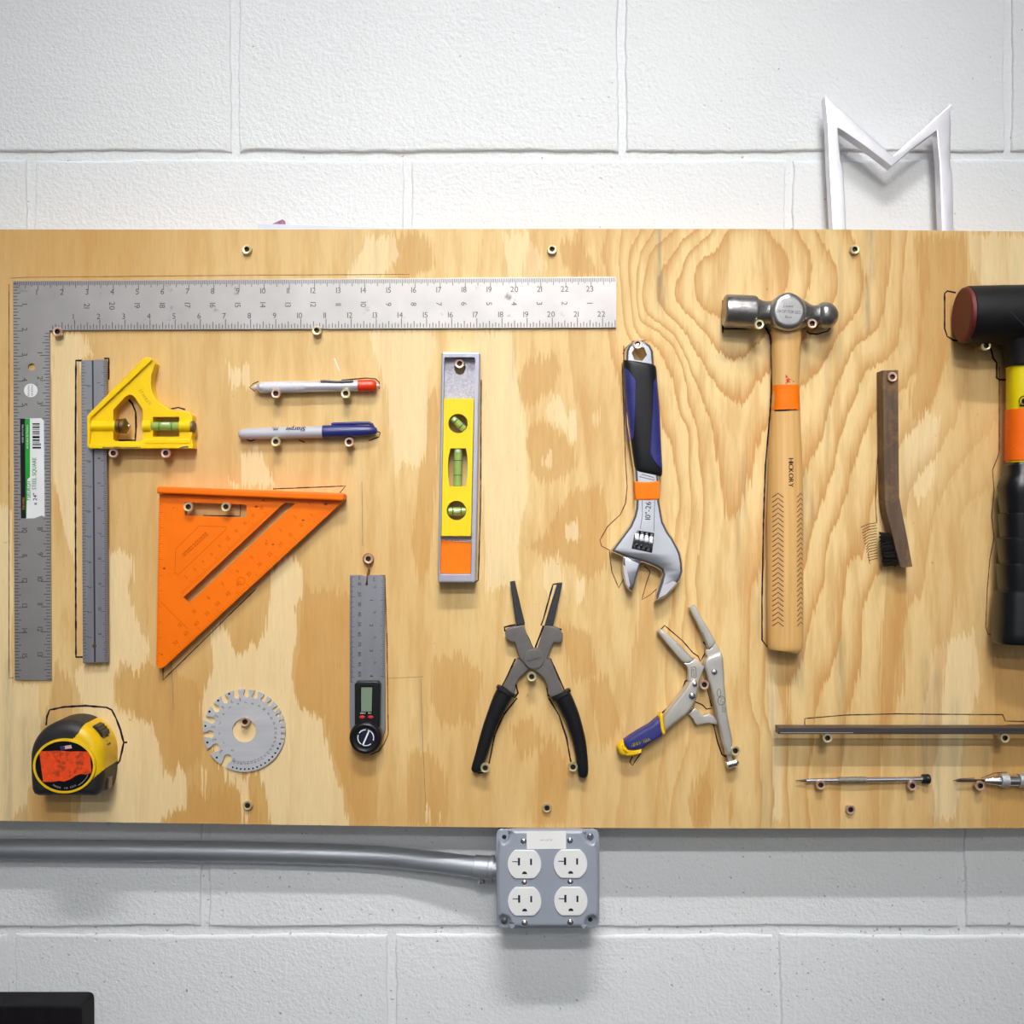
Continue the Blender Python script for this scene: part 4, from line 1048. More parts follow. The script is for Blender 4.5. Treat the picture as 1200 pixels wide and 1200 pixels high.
part('orange_sticker', poly(T8([(222, 520), (330, 516), (430, 512), (520, 522), (600, 518), (728, 522), (736, 600), (748, 735), (690, 752), (640, 745), (590, 762), (530, 800), (470, 822), (420, 815), (350, 826), (262, 824), (250, 740)]), 52.7, 52.1),
     M('scuffed_orange', (240, 74, 14), .5, 0, .1, 200, .3, 400, dirt=(70, 30, 14), dirt_amt=.15, ds=140), fd, label='scuffed orange sticker')
fl = part('flag_sticker', poly(T8([(430, 474), (540, 455), (548, 488), (438, 506)]), 52.6, 52.1), white_paper(), fd, label='tiny flag sticker')
mb = MB()
for k in range(3): prism(mb, T8([(475, 470 + k * 13), (542, 458 + k * 13), (543, 463 + k * 13), (476, 475 + k * 13)]), 52.68, 52.5)
part('red_stripes', mb, M('flag_red', (190, 40, 50), .5), fl)
part('blue_canton', poly(T8([(430, 474), (478, 466), (482, 498), (438, 506)]), 52.68, 52.5), M('flag_blue', (40, 44, 110), .5), fl)
mb = MB(); s = 'MADE IN USA'
for k, ch in enumerate(s):
    a = math.radians(118 - 56 * k / 10.0); text(mb, ch, 75.7 + 26.5 * math.cos(a), 897.5 + 26.0 * math.sin(a), 2.3, math.degrees(a) - 90, 52.3)
ribbon(mb, [(75.5 + 30 * math.cos(math.radians(a)), 897.5 + 27 * math.sin(math.radians(a))) for a in range(22, 62, 4)], .5, 52.3)
part('lettering', mb, M('grey_print', (160, 160, 164), .5), fd)
def side_pt(a, h, d):
    th = math.radians(a); return pt(96 + (42 + d) * math.cos(th), 878 + (42 + d) * math.sin(th), h, 0)
mb = MB()
for aa, bb, h0, h1, d0, d1 in ((-52, -30, 14, 38, -3, 3.2),):
    vs = []; n = 8
    for i in range(n + 1):
        a = aa + (bb - aa) * i / n; dd = d1 - (1.6 if i in (0, n) else .0) + .6 * math.cos(i * 3.14)
        vs += [side_pt(a, h0, d0), side_pt(a, h0 + 1, dd), side_pt(a, h1 - 1, dd), side_pt(a, h1, d0)]
    fs = [(i * 4 + k, i * 4 + k + 1, i * 4 + k + 5, i * 4 + k + 4) for i in range(n) for k in range(3)] + [(0, 1, 2, 3), (n * 4, n * 4 + 1, n * 4 + 2, n * 4 + 3)]
    mb.add(vs, fs)
part('slide_lock', mb, black_plastic(), t)
mb = MB(); mb.add([side_pt(-30, 16, .25), side_pt(-30, 36, .25), side_pt(-14, 30, .25), side_pt(-14, 20, .25)], [(0, 1, 2, 3)]); part('lock_track', mb, M('gloss_black', (14, 15, 20)), t)
mb = MB(); prism(mb, [(136, 903), (138.6, 904), (138.2, 917), (134.5, 919)], 31, 20, .6, seg=1, hp=0); part('end_hook', mb, M('dark_hook_steel', (120, 112, 108), .35, .8), t)

# ------------------------------------------------------------------ welding pliers
t = thing('welding_pliers', 'grey steel welding pliers with black grips, standing open with jaws up', 'pliers', 620, 911)
K = lambda pts: off(pts, 530, 670, 4.8)
back = part('jaw_lever', poly(K([(622, 350), (620, 385), (605, 402), (570, 397), (545, 455), (535, 492), (500, 540), (430, 552), (375, 600), (355, 640), (350, 695), (285, 645), (330, 560), (368, 490), (415, 488), (480, 432), (505, 350), (520, 300), (560, 305), (600, 318)]), 11, 3, 1.2, seg=2), gunmetal(), t)
fb = part('jaw_lever', poly(K([(297, 345), (305, 325), (345, 308), (400, 300), (414, 340), (455, 436), (500, 450), (525, 490), (552, 492), (626, 676), (562, 706), (538, 690), (536, 640), (515, 600), (485, 570), (440, 546), (405, 515), (378, 485), (352, 396), (325, 392), (303, 375)]), 14, 5, 1.2, seg=2), gunmetal(), t)
part('jaw_nose', poly(K([(325, 57), (352, 52), (410, 297), (360, 302)]), 12, 5, .8, seg=1), M('blackened_steel', (62, 62, 66), .5, .5, .15, 200), t)
part('jaw_nose', poly(K([(592, 63), (620, 62), (566, 306), (520, 302)]), 12, 5, .8, seg=1), M('blackened_steel', (62, 62, 66)), t)
px_, py_ = K([(460, 491)])[0]
pv = part('pivot', poly(circ(px_, py_, 12.0, 36), 15.5, 4, .8, seg=2), gunmetal(), t)
mb = MB(); text(mb, 'WELDSMITH', px_ - .4, py_ + .6, 2.2, -14, 15.6, bold=.03); part('lettering', mb, M('plier_print', (54, 50, 60), .6), pv)
for pts in ([(303, 668, 10.5), (275, 720, 10.2), (240, 800, 9.0), (212, 870, 8.2), (186, 950, 7.6), (162, 1030, 7.0), (142, 1090, 6.4), (130, 1118, 5.2), (126, 1128, 2.6)],
            [(612, 688, 10.5), (640, 740, 10.0), (672, 810, 9.0), (698, 890, 8.2), (716, 960, 7.6), (728, 1040, 7.0), (735, 1110, 6.4), (736, 1146, 5.2), (736, 1158, 2.6)]):
    q = [(530 + a / 4.8, 670 + b / 4.8, w, w * .78) for a, b, w in pts]
    q = cr(q, 3)
    gp = part('grip', swept(q, 10, n=2.2), black_rubber(), t)
    (x0, y0), (x1, y1) = q[0][:2], q[1][:2]; l = math.hypot(x1 - x0, y1 - y0); dx, dy = (x1 - x0) / l, (y1 - y0) / l
    part('grip_collar', swept([(x0 - dx * 1.5, y0 - dy * 1.5, 11, 8.5), (x0 - dx, y0 - dy, 12.2, 9.4), (x0 + dx * 2, y0 + dy * 2, 12.4, 9.6), (x0 + dx * 3, y0 + dy * 3, 10.8, 8.6)], 10, n=3), black_rubber(), gp)

# ------------------------------------------------------------------ adjustable wrench
t = thing('adjustable_wrench', 'chrome adjustable wrench hung jaws down with a black and blue grip', 'wrench', 760, 705)
A_ = lambda pts: off(pts, 690, 390, 3.75)
body_o = A_([(162, 100), (163, 80), (172, 58), (192, 40), (222, 31), (252, 37), (274, 54), (286, 80), (288, 110), (292, 160), (300, 400), (306, 610), (312, 650), (313, 735), (330, 830), (352, 875), (372, 902), (395, 945), (406, 970), (414, 1010), (416, 1050), (405, 1085), (385, 1112), (360, 1140), (330, 1166), (292, 1181), (298, 1150), (318, 1090), (325, 1062), (318, 1046), (300, 1034), (255, 1016), (228, 1008), (205, 1000), (150, 985), (95, 960), (120, 928), (150, 888), (180, 848), (198, 805), (206, 770), (207, 735), (204, 650), (200, 590), (170, 400), (160, 160)])
hexh = circ(*A_([(222, 92)])[0], 9.2, 6, a0=.15)
winw = A_([(215, 868), (288, 880), (278, 968), (188, 948), (200, 890)])
ch_ = part('body', poly(body_o, 19, 5, 4.0, holes=[hexh, winw], seg=4), chrome(), t, soft=True)
part('movable_jaw', poly(A_([(150, 982), (190, 992), (232, 1008), (218, 1056), (206, 1100), (192, 1140), (176, 1130), (163, 1108), (151, 1060)]), 18, 4, 3.0), chrome(), t, soft=True)
(ax_, ay_), (bx_, by_) = A_([(196, 905)])[0], A_([(284, 925)])[0]
pr_ = [(0, 6)]
for k in range(4): pr_ += [(k * 5.6 + .6, 11.4), (k * 5.6 + 3.4, 12.0), (k * 5.6 + 4.1, 8.2), (k * 5.6 + 5.4, 8.2)]
part('worm_screw', turned((ax_, ay_ - .5, 12), (bx_, by_ - .5, 12), pr_ + [(24, 6)]), chrome(), t)
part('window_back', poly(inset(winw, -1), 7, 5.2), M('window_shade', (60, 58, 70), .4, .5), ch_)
gpath = [(749.2, 426.3, 17.5, 9), (749.4, 429, 19.4, 11.5), (750, 442, 19.8, 12.5), (752.5, 475, 19.8, 12.8), (755.5, 510, 18.6, 12.6), (758, 535, 17.5, 12), (759.5, 550, 16.4, 10.5), (759.8, 553.5, 14.5, 8)]
gg = MB()
# slanted ends: top edge falls to the right, as does the lower one
for q in (gpath,): sweep(gg, cr(q, 4), 12.5, n=3.2)
for i, v in enumerate(gg.v):
    xx = v.x / S / (1 - 12.5 / DP) + 600; gg.v[i] = v + Vector((0, 0, -(xx - 753) * .27 * S))
grip = part('grip', gg, black_rubber(), t)
def on_grip(x, y):
    yy = y - (x - 753) * .27
    c = float(np.interp(yy, [q[1] for q in gpath], [q[0] for q in gpath])); w = float(np.interp(yy, [q[1] for q in gpath], [q[2] for q in gpath])); d = float(np.interp(yy, [q[1] for q in gpath], [q[3] for q in gpath]))
    return 12.5 + d * sup((x - c) / w, 3.2)
def draped(outline, hfun, lift, hp, nx=14, ny=40, back=2.0):
    """a thin skin following a curved face, cut to an outline given as left/right edges per row: [(y, x0, x1)]"""
    mb = MB(); vs = []; fs = []
    ys = np.linspace(outline[0][0], outline[-1][0], ny)
    for y in ys:
        x0 = float(np.interp(y, [o[0] for o in outline], [o[1] for o in outline])); x1 = float(np.interp(y, [o[0] for o in outline], [o[2] for o in outline]))
        for i in range(nx + 1):
            x = x0 + (x1 - x0) * i / nx; vs.append(pt(x, y, hfun(x, y) + lift * (0.15 if i in (0, nx) else 1), hp))
    for r in range(ny - 1):
        for i in range(nx): fs.append((r * (nx + 1) + i, r * (nx + 1) + i + 1, (r + 1) * (nx + 1) + i + 1, (r + 1) * (nx + 1) + i))
    mb.add(vs, fs); return mb
bl_l = [(432.5, 731.3, 732.5), (437, 730.8, 736), (447, 730.6, 744.2), (480, 732.4, 743.4), (514, 735.6, 741.6), (517, 736.2, 738)]
bl_r = [(443, 768.0, 769.6), (449, 764.6, 770.6), (480, 763.6, 773.4), (532, 760.2, 775.0), (540, 764, 775.2), (546, 770, 775.2), (549, 774, 775)]
for bl__ in (bl_l, bl_r):
    pb = part('grip_panel', draped(bl__, on_grip, .9, 12.5), blue_rubber(), grip, label='textured blue panel')
    mb = MB()
    for r in range(int((bl__[-1][0] - bl__[0][0] - 26) / 3.0)):
        y = bl__[0][0] + 14 + r * 3.0
        x0 = float(np.interp(y, [o[0] for o in bl__], [o[1] for o in bl__])) + 1.2; x1 = float(np.interp(y, [o[0] for o in bl__], [o[2] for o in bl__])) - 1.6
        n = max(2, int((x1 - x0) / 1.4)); ribbon(mb, [(x0 + (x1 - x0) * i / n, y + (1.0 if i % 2 else -.4)) for i in range(n + 1)], .55, lambda a, b: on_grip(a, b) + 1.1, 12.5)
    part('texture', mb, M('blue_rubber_dark', (34, 35, 92), .5), pb, stuff=True)
part('orange_band', poly(A_([(201, 652), (255, 655), (312, 650), (313, 733), (262, 737), (206, 735)]), 20.2, 4.4, 2.2), orange_tape(), t, label='orange tape band')
mb = MB(); text(mb, '10"-26', *A_([(260, 782)])[0], 6.2, -88, 19.1, bold=.02); part('lettering', mb, M('wrench_etch', (120, 118, 132), .4, .5), ch_)
mb = MB(); ribbon(mb, A_([(234, 735), (236, 800), (226, 862)]), .7, 19.1); ribbon(mb, A_([(290, 735), (288, 800), (286, 872)]), .7, 19.1)
ribbon(mb, A_([(222, 632), (290, 648), (285, 636), (235, 622)]), 1.0, 19.1, closed=True); part('neck_groove', mb, M('wrench_etch', (120, 118, 132)), ch_)
mb = MB(); prism(mb, A_([(330, 1110), (368, 1092), (388, 1098), (340, 1150), (305, 1168)]), 19.5, 18.6, .3, seg=1); prism(mb, A_([(152, 1020), (165, 1030), (182, 1110), (176, 1122), (165, 1104), (155, 1060)]), 18.5, 17.6, .3, seg=1)
part('jaw_facet', mb, aluminium(), ch_, stuff=True)

# ------------------------------------------------------------------ locking pliers
t = thing('locking_pliers', 'long-nosed nickel locking pliers with a blue and yellow grip', 'pliers', 790, 903)
P5 = lambda pts: off(pts, 710, 700, 5.7167)
fx = part('fixed_arm', poly(P5([(658, 450), (668, 420), (690, 398), (775, 368), (790, 420), (800, 600), (815, 770), (835, 880), (852, 960), (850, 1040), (842, 1062), (806, 1058), (800, 1020), (786, 990), (755, 850), (720, 680), (690, 560), (668, 490)]), 17, 3, 3.0), nickel(), t)
part('upper_jaw', poly(P5([(668, 352), (700, 345), (735, 300), (772, 365), (760, 380), (690, 410), (675, 390)]), 13, 4, 1.2, seg=2), nickel(), t)
part('upper_nose', poly(P5([(558, 68), (598, 52), (640, 130), (690, 215), (722, 272), (735, 298), (722, 328), (690, 346), (680, 330), (668, 290), (640, 232), (600, 150)]), 15, 4, 1.8, seg=2), nickel(), t)
part('lower_nose', poly(P5([(345, 228), (372, 212), (420, 250), (480, 302), (540, 365), (586, 410), (572, 435), (540, 442), (510, 430), (470, 385), (400, 300)]), 14, 4, 1.8, seg=2), nickel(), t)
lj = part('lower_jaw', poly(P5([(520, 440), (560, 440), (600, 408), (660, 465), (652, 490), (640, 525), (625, 552), (620, 580), (550, 562), (552, 490), (540, 460)]), 13, 3.5, 1.2, seg=2), nickel(), t)
ml = part('moving_lever', poly(P5([(556, 572), (580, 550), (604, 548), (626, 586), (612, 676), (575, 750), (540, 790), (478, 836), (396, 902), (386, 850), (388, 798), (440, 730), (500, 655), (530, 612)]), 17, 3, 3.2), nickel(), t)
rl_ = part('release_lever', poly(P5([(552, 782), (575, 765), (596, 738), (622, 752), (640, 788), (662, 790), (690, 778), (725, 800), (750, 832), (746, 855), (690, 842), (655, 848), (612, 858), (594, 840), (585, 815)]), 9, 5, 1.0, seg=2), nickel(), t)
for x, y, r in ((595, 582, 3.2), (578, 661, 4.0), (726, 500, 3.8)):
    px_, py_ = P5([(x, y)])[0]
    part('rivet', turned((px_, py_, 15), (px_, py_, 21), [(0, r), (2.4, r), (3.4, r * .8), (4.0, r * .3)], hp=17, seg=18), chrome(), t)
mb = MB(); (x0, y0), (x1, y1) = P5([(828, 1050)])[0], P5([(832, 1110)])[0]
lathe(mb, (x0, y0, 10), (x1, y1, 10), [(0, 2.8), (10, 2.8)]); aa = part('adjusting_screw', mb, nickel(), t)
part('adjusting_knob', turned((*P5([(806, 1122)])[0], 10), (*P5([(892, 1100)])[0], 10), [(0, 3.6), (1, 5), (5, 5.2), (5.4, 4.4), (6.4, 4.4), (7, 5.2), (12, 5), (14.5, 3)], flat=1.0), chrome(), aa)
gp = part('grip', poly(P5([(122, 968), (160, 940), (205, 912), (222, 900), (232, 896), (250, 884), (300, 858), (312, 846), (364, 806), (374, 850), (396, 906), (372, 935), (330, 962), (290, 985), (246, 1022), (200, 1030), (150, 1030), (136, 1010)]), 19, 3, 4.2), blue_rubber(), t, label='navy blue rubber grip')
part('yellow_tip', poly(P5([(80, 1010), (95, 985), (122, 966), (130, 1000), (155, 1032), (200, 1026), (240, 1016), (252, 1022), (218, 1058), (180, 1068), (150, 1070), (105, 1062), (88, 1040)]), 19.6, 2.8, 4.2), M('yellow_rubber', (244, 196, 16), .42, 0, .08), gp, label='yellow end of the grip')
part('yellow_collar', poly(P5([(358, 800), (372, 782), (386, 786), (388, 850), (392, 885), (402, 908), (396, 922), (378, 914), (366, 880), (364, 840)]), 20, 2.8, 1.6, seg=2), M('yellow_rubber', (244, 196, 16)), gp, label='yellow collar of the grip')
mb = MB(); text(mb, 'VISE-GRIP', *P5([(234, 972)])[0], 4.0, 161, 19.4, bold=.02); part('lettering', mb, M('yellow_print', (214, 214, 40), .6, spec=.1), gp)
mb = MB(); ribbon(mb, [(x, y) for x, y in P5([(572, 470), (600, 466), (604, 480), (606, 530), (598, 538), (574, 530)])], .8, 13.1, closed=True); text(mb, '6LN', *P5([(590, 502)])[0], 3.2, 80, 13.1); part('stamping', mb, M('nickel_shadow', (128, 124, 116), .4, .5), lj)
mb = MB()
ribbon(mb, circ(*P5([(758, 640)])[0], 2.2, 14, 4.6), .7, 17.1, closed=True); ribbon(mb, circ(*P5([(774, 692)])[0], 4.2, 18, 5.2), .8, 17.1, closed=True)
ribbon(mb, P5([(760, 668), (782, 680), (766, 694), (790, 704), (776, 716), (792, 722)]), .7, 17.1); ribbon(mb, P5([(784, 728), (800, 740), (794, 772), (782, 768)]), .8, 17.1, closed=True)
part('stamping', mb, M('nickel_shadow', (128, 124, 116)), fx)
mb = MB()
for k in range(14):
    f = k / 13; x, y = P5([(640 + 36 * f, 240 + 95 * f)])[0]; ribbon(mb, [(x, y), (x + 2.4, y - .7)], .5, 15.1)
    x, y = P5([(480 + 106 * f, 306 + 104 * f)])[0]; ribbon(mb, [(x, y), (x - 1.4, y + 1.7)], .5, 14.1)
part('jaw_teeth', mb, M('nickel_shadow', (128, 124, 116)), fx, stuff=True)

# ------------------------------------------------------------------ ball-peen hammer
t = thing('ball_peen_hammer', 'ball-peen hammer with dark steel head and pale hickory handle', 'hammer', 920, 763)
forged = M('dark_forged_steel', (150, 148, 148), .3, .85, .22, 70, .5, 260, dirt=(40, 38, 40), dirt_amt=.25, ds=45)
hsteel = M('polished_forged_steel', (186, 184, 184), .28, .9, .12, 60, .15, 500, dirt=(110, 106, 104), dirt_amt=.1, ds=50)
A, B = (848.5, 364, 20), (980, 370.5, 20)
hd = part('head', turned(A, B, [(0, 16.5), (1.6, 18.2), (5, 18.9), (33, 19.1), (36, 18.2), (38, 15.5), (46, 13.2), (54, 13.6), (62, 16.5), (70, 19.5), (84, 19.5), (92, 16), (98, 12.5), (103, 11.2), (108, 11.8), (110, 13.6), (113, 15.2), (117, 15.6), (122, 14.6), (127, 11.5), (130, 7.5), (131.5, 3), (132, .5)], seg=40), forged, t)
ck = part('cheek', poly(cr([(903.5, 364), (907, 352), (915, 344.5), (925, 341.5), (935, 344.5), (943, 352), (947, 364), (943, 377), (936, 384), (925, 387), (914, 384), (907, 377)], 4, True), 40, 2, 7, seg=5), hsteel, hd, label='flat polished cheek')
mb = MB(); text(mb, 'Lowe', 923.5, 358.5, 3.4, 0, 40.1, shear=.3); text(mb, 'DROP FORGED', 924.5, 365.3, 3.6, 4, 40.1, sx=.82); text(mb, '16oz', 924, 371.3, 3.2, 4, 40.1)
part('lettering', mb, M('stamped_dark', (70, 68, 70), .5, .4), ck)
HST = [(384, 904, 938), (390, 904, 938), (398, 906, 938.5), (404, 904.5, 937.5), (430, 905.2, 936.6), (452, 905.6, 936), (482, 904.8, 937), (520, 902, 938.6), (560, 900.8, 940), (600, 899.6, 940.4), (660, 899.2, 940.6), (720, 899.6, 940.6), (752, 900, 940.4), (758, 900.4, 940), (761.5, 902, 938.5), (763, 905, 935)]
hpath = [((a + b) / 2, y, (b - a) / 2, (12.5 if y < 500 else 15.0) - (3 if y > 762 else 1 if y > 760 else 0)) for y, a, b in HST]
for i, q in enumerate(hpath):
    if 480 < q[1] < 600: hpath[i] = (q[0], q[1], q[2], float(np.interp(q[1], [480, 600], [12.5, 15])))
def on_handle(x, y):
    c = float(np.interp(y, [q[1] for q in hpath], [q[0] for q in hpath])); w = float(np.interp(y, [q[1] for q in hpath], [q[2] for q in hpath])); d = float(np.interp(y, [q[1] for q in hpath], [q[3] for q in hpath]))
    return 16.5 + d * sup((x - c) / w, 2.6)
hick = M('hickory', (222, 174, 106), .38, 0, .12, 1, .1, 300, stretch=(260, 60, 9), coat=.25)
hn = part('handle', swept(hpath, 16.5, n=2.6, seg=40), hick, t)
bnd = [(452, 904.8, 936.6), (466, 905.2, 936.4), (481, 904.2, 937.2)]
part('orange_band', draped(bnd, on_handle, .6, 16.5, ny=12, nx=24), orange_tape(), hn, label='orange tape band')
mb = MB(); text(mb, 'HICKORY', 923.6, 554.5, 5.4, 90, lambda a, b: on_handle(a, b) + .25, hp=16.5, sx=1.02, bold=.025)
part('lettering', mb, print_black(), hn)
mb = MB()
for k in range(27):
    y = 580.5 + k * 5.75
    for c, w in ((908.6, 6.0), (935.4, 5.0)):
        ribbon(mb, [(c - w, y + 2.6), (c - w * .5, y + .2), (c, y - 2.4), (c + w * .5, y + .2), (c + w, y + 2.6)], 1.05, lambda a, b: on_handle(a, b) + .25, 16.5)
part('burnt_chevrons', mb, M('burnt_brown', (96, 60, 38), .6), hn, stuff=True)
mb = MB()
for q in ([(917.5, 440), (921, 444), (917.5, 444.5)], [(918, 446), (921, 444.6), (928.5, 449), (919, 450)], [(917.5, 449), (919.5, 451), (917.5, 451.5)]):
    mb.add([pt(a, b, on_handle(a, b) + .3, 16.5) for a, b in q], [tuple(range(len(q)))])
part('red_print', mb, M('red_print', (214, 60, 40), .5), hn)
part('band_edge', inked([[(906, 482), (921, 481.5), (930, 481), (937.5, 482)]], 1.2, lambda a, b: on_handle(a, b) + .9, 4, .5, 16.5), black_ink(), hn)

# ------------------------------------------------------------------ wire brush
t = thing('wire_brush', 'narrow brown wooden wire brush with short black bristles at its foot', 'brush', 1055, 665)
Wb = lambda pts: off(pts, 990, 420, 4.444)
wood_b = M('stained_brown_wood', (104, 84, 68), .6, 0, .25, 1, .4, 500, stretch=(200, 60, 14), dirt=(150, 114, 74), dirt_amt=.25, ds=26, spec=.25)
part('handle', poly(Wb([(197, 62), (280, 60), (281, 300), (283, 560), (285, 720), (300, 800), (330, 950), (354, 1085), (290, 1090), (262, 980), (240, 890), (216, 800), (208, 740), (203, 560), (199, 300)]), 23, 2, 1.2, seg=2, holes=[]), wood_b, t)
mb = MB(); rb = random.Random(3)
for k in range(260):
    f = rb.random(); y = 625.5 + 37 * f; x = 1042 + 12.5 * f + rb.uniform(-1, 1); h = rb.uniform(6, 19)
    p0 = pt(x + 4, y + rb.uniform(-.5, .5), h); p1 = pt(1031.5 + 5 * f + rb.uniform(-2, 2), y + rb.uniform(-3, 3), h + rb.uniform(-2, 2))
    tube(mb, [p0, p1], .55, 4)
part('bristles', mb, M('black_wire', (36, 34, 34), .45, .4, .2, 400), t, stuff=True)
part('bristle_core', poly([(1034, 627), (1046, 625), (1056, 661), (1040, 661), (1037, 645)], 15, 8, 2), M('black_wire', (36, 34, 34)), t)

# ------------------------------------------------------------------ mallet
t = thing('rubber_mallet', 'big black mallet with a red-brown striking face and yellow handle', 'mallet', 1190, 400)
hcm = 33.0; yc = 369.2
def MX(x): return x          # coordinates on the plane through the mallet's axis
mp = lambda x, y, h: (x, y, h)
X0 = 1127.0                  # the near face, on the axis plane
cap = part('striking_face', turned((X0, yc, hcm), (X0 + 40, yc, hcm), [(-.6, 27), (0, 29.5), (1.2, 31), (4, 31.6), (7, 31.8)], seg=48), M('red_brown_plastic', (104, 32, 27), .55, 0, .15, 40), t, label='worn red-brown face')
head = part('head', turned((X0 + 5, yc, hcm), (X0 + 40, yc, hcm), [(0, 31.6), (.6, 32.6), (8, 33), (40, 33.8), (68, 34.2), (100, 33.8), (134, 33), (140, 32)], seg=56), M('black_leatherette', (20, 20, 23), .5, 0, .25, 50, .5, 420, spec=.3), t)
hx = 1202
part('neck', swept([(hx, 385, 36, 26), (hx, 402, 30, 23), (hx, 410, 25, 21), (hx, 420, 23, 20), (hx, 428, 22, 19), (hx, 430, 20, 17)], hcm - 4, n=3), M('black_leatherette', (20, 20, 23)), t)
hh = part('handle', swept([(hx, 426, 20.2, 16), (hx, 545, 20.6, 16)], hcm - 5, n=3.2), M('mallet_yellow', (228, 206, 0), .42, 0, .05, 40, spec=.3), t, label='yellow handle shaft')
part('orange_band', swept([(hx, 480, 20.6, 16.2), (hx, 480.6, 21.2, 16.8), (hx, 539.5, 21.8, 17), (hx, 540, 21, 16.6)], hcm - 5, n=3.2), M('chipped_orange_tape', (252, 108, 2), .5, 0, .08, 60, .4, 300, dirt=(120, 90, 20), dirt_amt=-.3, ds=60, spec=.25), hh, label='chipped orange tape band')
gpth = [(hx, 542, 20.5, 17), (hx, 545, 23.5, 19), (hx, 556, 23.8, 19.4), (hx, 562, 28, 22), (hx, 570, 30.6, 24), (hx, 578, 30, 23.6), (hx, 601, 27.2, 21.8), (hx, 602, 29.6, 23), (hx, 606, 29.6, 23), (hx, 629, 27.8, 22), (hx, 631, 31, 23.8), (hx, 636, 31, 23.8), (hx, 659.5, 28.6, 22.2), (hx, 661, 31.4, 24), (hx, 667, 31.4, 24), (hx, 691, 29.6, 22.8), (hx, 693, 33.4, 25), (hx, 700, 34.4, 25.6), (hx, 740, 36.8, 27), (hx, 750, 37, 27), (hx, 753.5, 35, 25)]
part('grip', swept(gpth, hcm - 5, n=2.8, seg=40), M('satin_black_rubber', (14, 15, 19), .3, 0, .15, 40, spec=.5), t)
ex, ey = 1200.5, 470
mb = MB(); ribbon(mb, circ(ex, ey, 6.0, 24), 1.1, 45.0, closed=True); prism(mb, circ(ex, ey, 3.2, 14), 45.05, 44.9); ribbon(mb, [(ex - 6, ey + 5.5), (ex + 6, ey + 5.5)], 1.8, 45.0)
part('emblem', mb, print_black(), hh)
mb = MB(); ribbon(mb, [(1183, 366), (1193, 356), (1200, 360), (1210, 372)], .7, 66.2); ribbon(mb, [(1183, 364), (1200, 381)], .6, 66.6); part('embossed_mark', mb, M('leather_mark', (44, 44, 48), .5), head)

# ------------------------------------------------------------------ bar, scriber, punch
t = thing('flat_steel_bar', 'long dark steel bar lying on two screws, above the scriber', 'bar', 1070, 861)
part('bar', poly([(912.5, 852.6), (1262, 853), (1262, 860.6), (912.5, 860.4)], 29, 12, .6, seg=1), M('mill_scale_steel', (88, 80, 80), .42, .6, .2, 60, .4, 300, stretch=(.2, 1, 3)), t)
mb = MB(); ribbon(mb, [(914, 858.6), (1000, 858.7)], .7, 29.08, jit=.4); part('worn_edge', mb, nickel(), t)

t = thing('scriber', 'slim silver scriber with a black end cap and knurled waist', 'scriber', 1010, 919, 4)
A, B = (932, 914.8, 5), (1090, 912.8, 5)
part('point', turned(A, B, [(0, .3), (6, .9), (13, 1.5)]), M('scriber_point', (70, 66, 66), .4, .7), t)
part('body', turned(A, B, [(12.6, 1.8), (13.2, 2.4), (48, 2.9), (49, 3.1), (117, 3.2), (117.4, 2.7), (118.6, 2.7), (119, 3.2), (149, 3.3)]), chrome(), t)
kn = turned(A, B, [(49.5, 3.1), (50, 3.6), (82.5, 3.6), (83, 3.1)], seg=40)
part('knurl', kn, M('knurled_steel', (150, 146, 138), .5, .7, .3, 900, 1.0, 1400), t)
part('end_cap', turned(A, B, [(148, 4), (148.4, 5.4), (151, 5.6), (152, 5.2), (153, 5.6), (155.5, 5.8), (157, 4.8), (157.6, 3)]), black_plastic(), t, label='black end cap')

t = thing('centre_punch', 'silver automatic centre punch with two knurled collars, right of the scriber', 'punch', 1190, 923, 6)
A, B = (1120, 914.8, 7), (1270, 914.4, 7)
part('point', turned(A, B, [(0, .4), (2.4, 1.6), (34, 1.7)]), M('scriber_point', (110, 100, 92), .35, .8), t)
part('body', turned(A, B, [(33, 1.8), (34, 3.2), (42, 5), (50, 6.2), (51, 6.4), (145, 6.6), (148, 5.5), (149, 3)]), chrome(), t)
for a0, a1 in ((51, 61.5), (72.5, 84)):
    part('knurled_collar', turned(A, B, [(a0, 6.4), (a0 + .8, 8.2), (a1 - .8, 8.2), (a1, 6.4)], seg=36), M('knurled_bright', (205, 205, 208), .4, .7, .2, 900, .9, 1500), t)

# ------------------------------------------------------------------ conduit and outlet box
galv = M('galvanised_steel', (158, 162, 170), .42, .55, .12, 40, .1, 300, stretch=(.3, 1, 1))
t = thing('conduit', 'galvanised steel conduit pipe along the wall, feeding the outlet box', 'conduit', 300, 1010, -52)
q = [(-600, 991, -52), (-160, 994.6, -52), (0, 995.6, -52), (120, 996.6, -52), (240, 998, -52), (340, 1000, -52), (420, 1002.6, -51), (460, 1005, -48), (500, 1009, -43), (530, 1012.6, -38), (556, 1015.8, -33.5), (572, 1017.4, -31.5), (586, 1018.6, -31)]
mb = MB(); tube(mb, [pt(*p) for p in cr(q, 5)], 12.6, 28); part('pipe', mb, galv, t)
cn = part('connector', turned((556, 1015.8, -33.5), (582, 1018, -31), [(0, 12.6), (.4, 14.2), (17, 14.4), (17.4, 13.6), (19, 13.6), (19.4, 15.6), (23, 15.6)], seg=32), galv, t)
part('set_screw', turned((564.5, 1028, -28), (564.5, 1037, -28), [(0, 3), (4, 3), (4.2, 4), (7, 4), (8, 2.6)]), chrome(), cn)

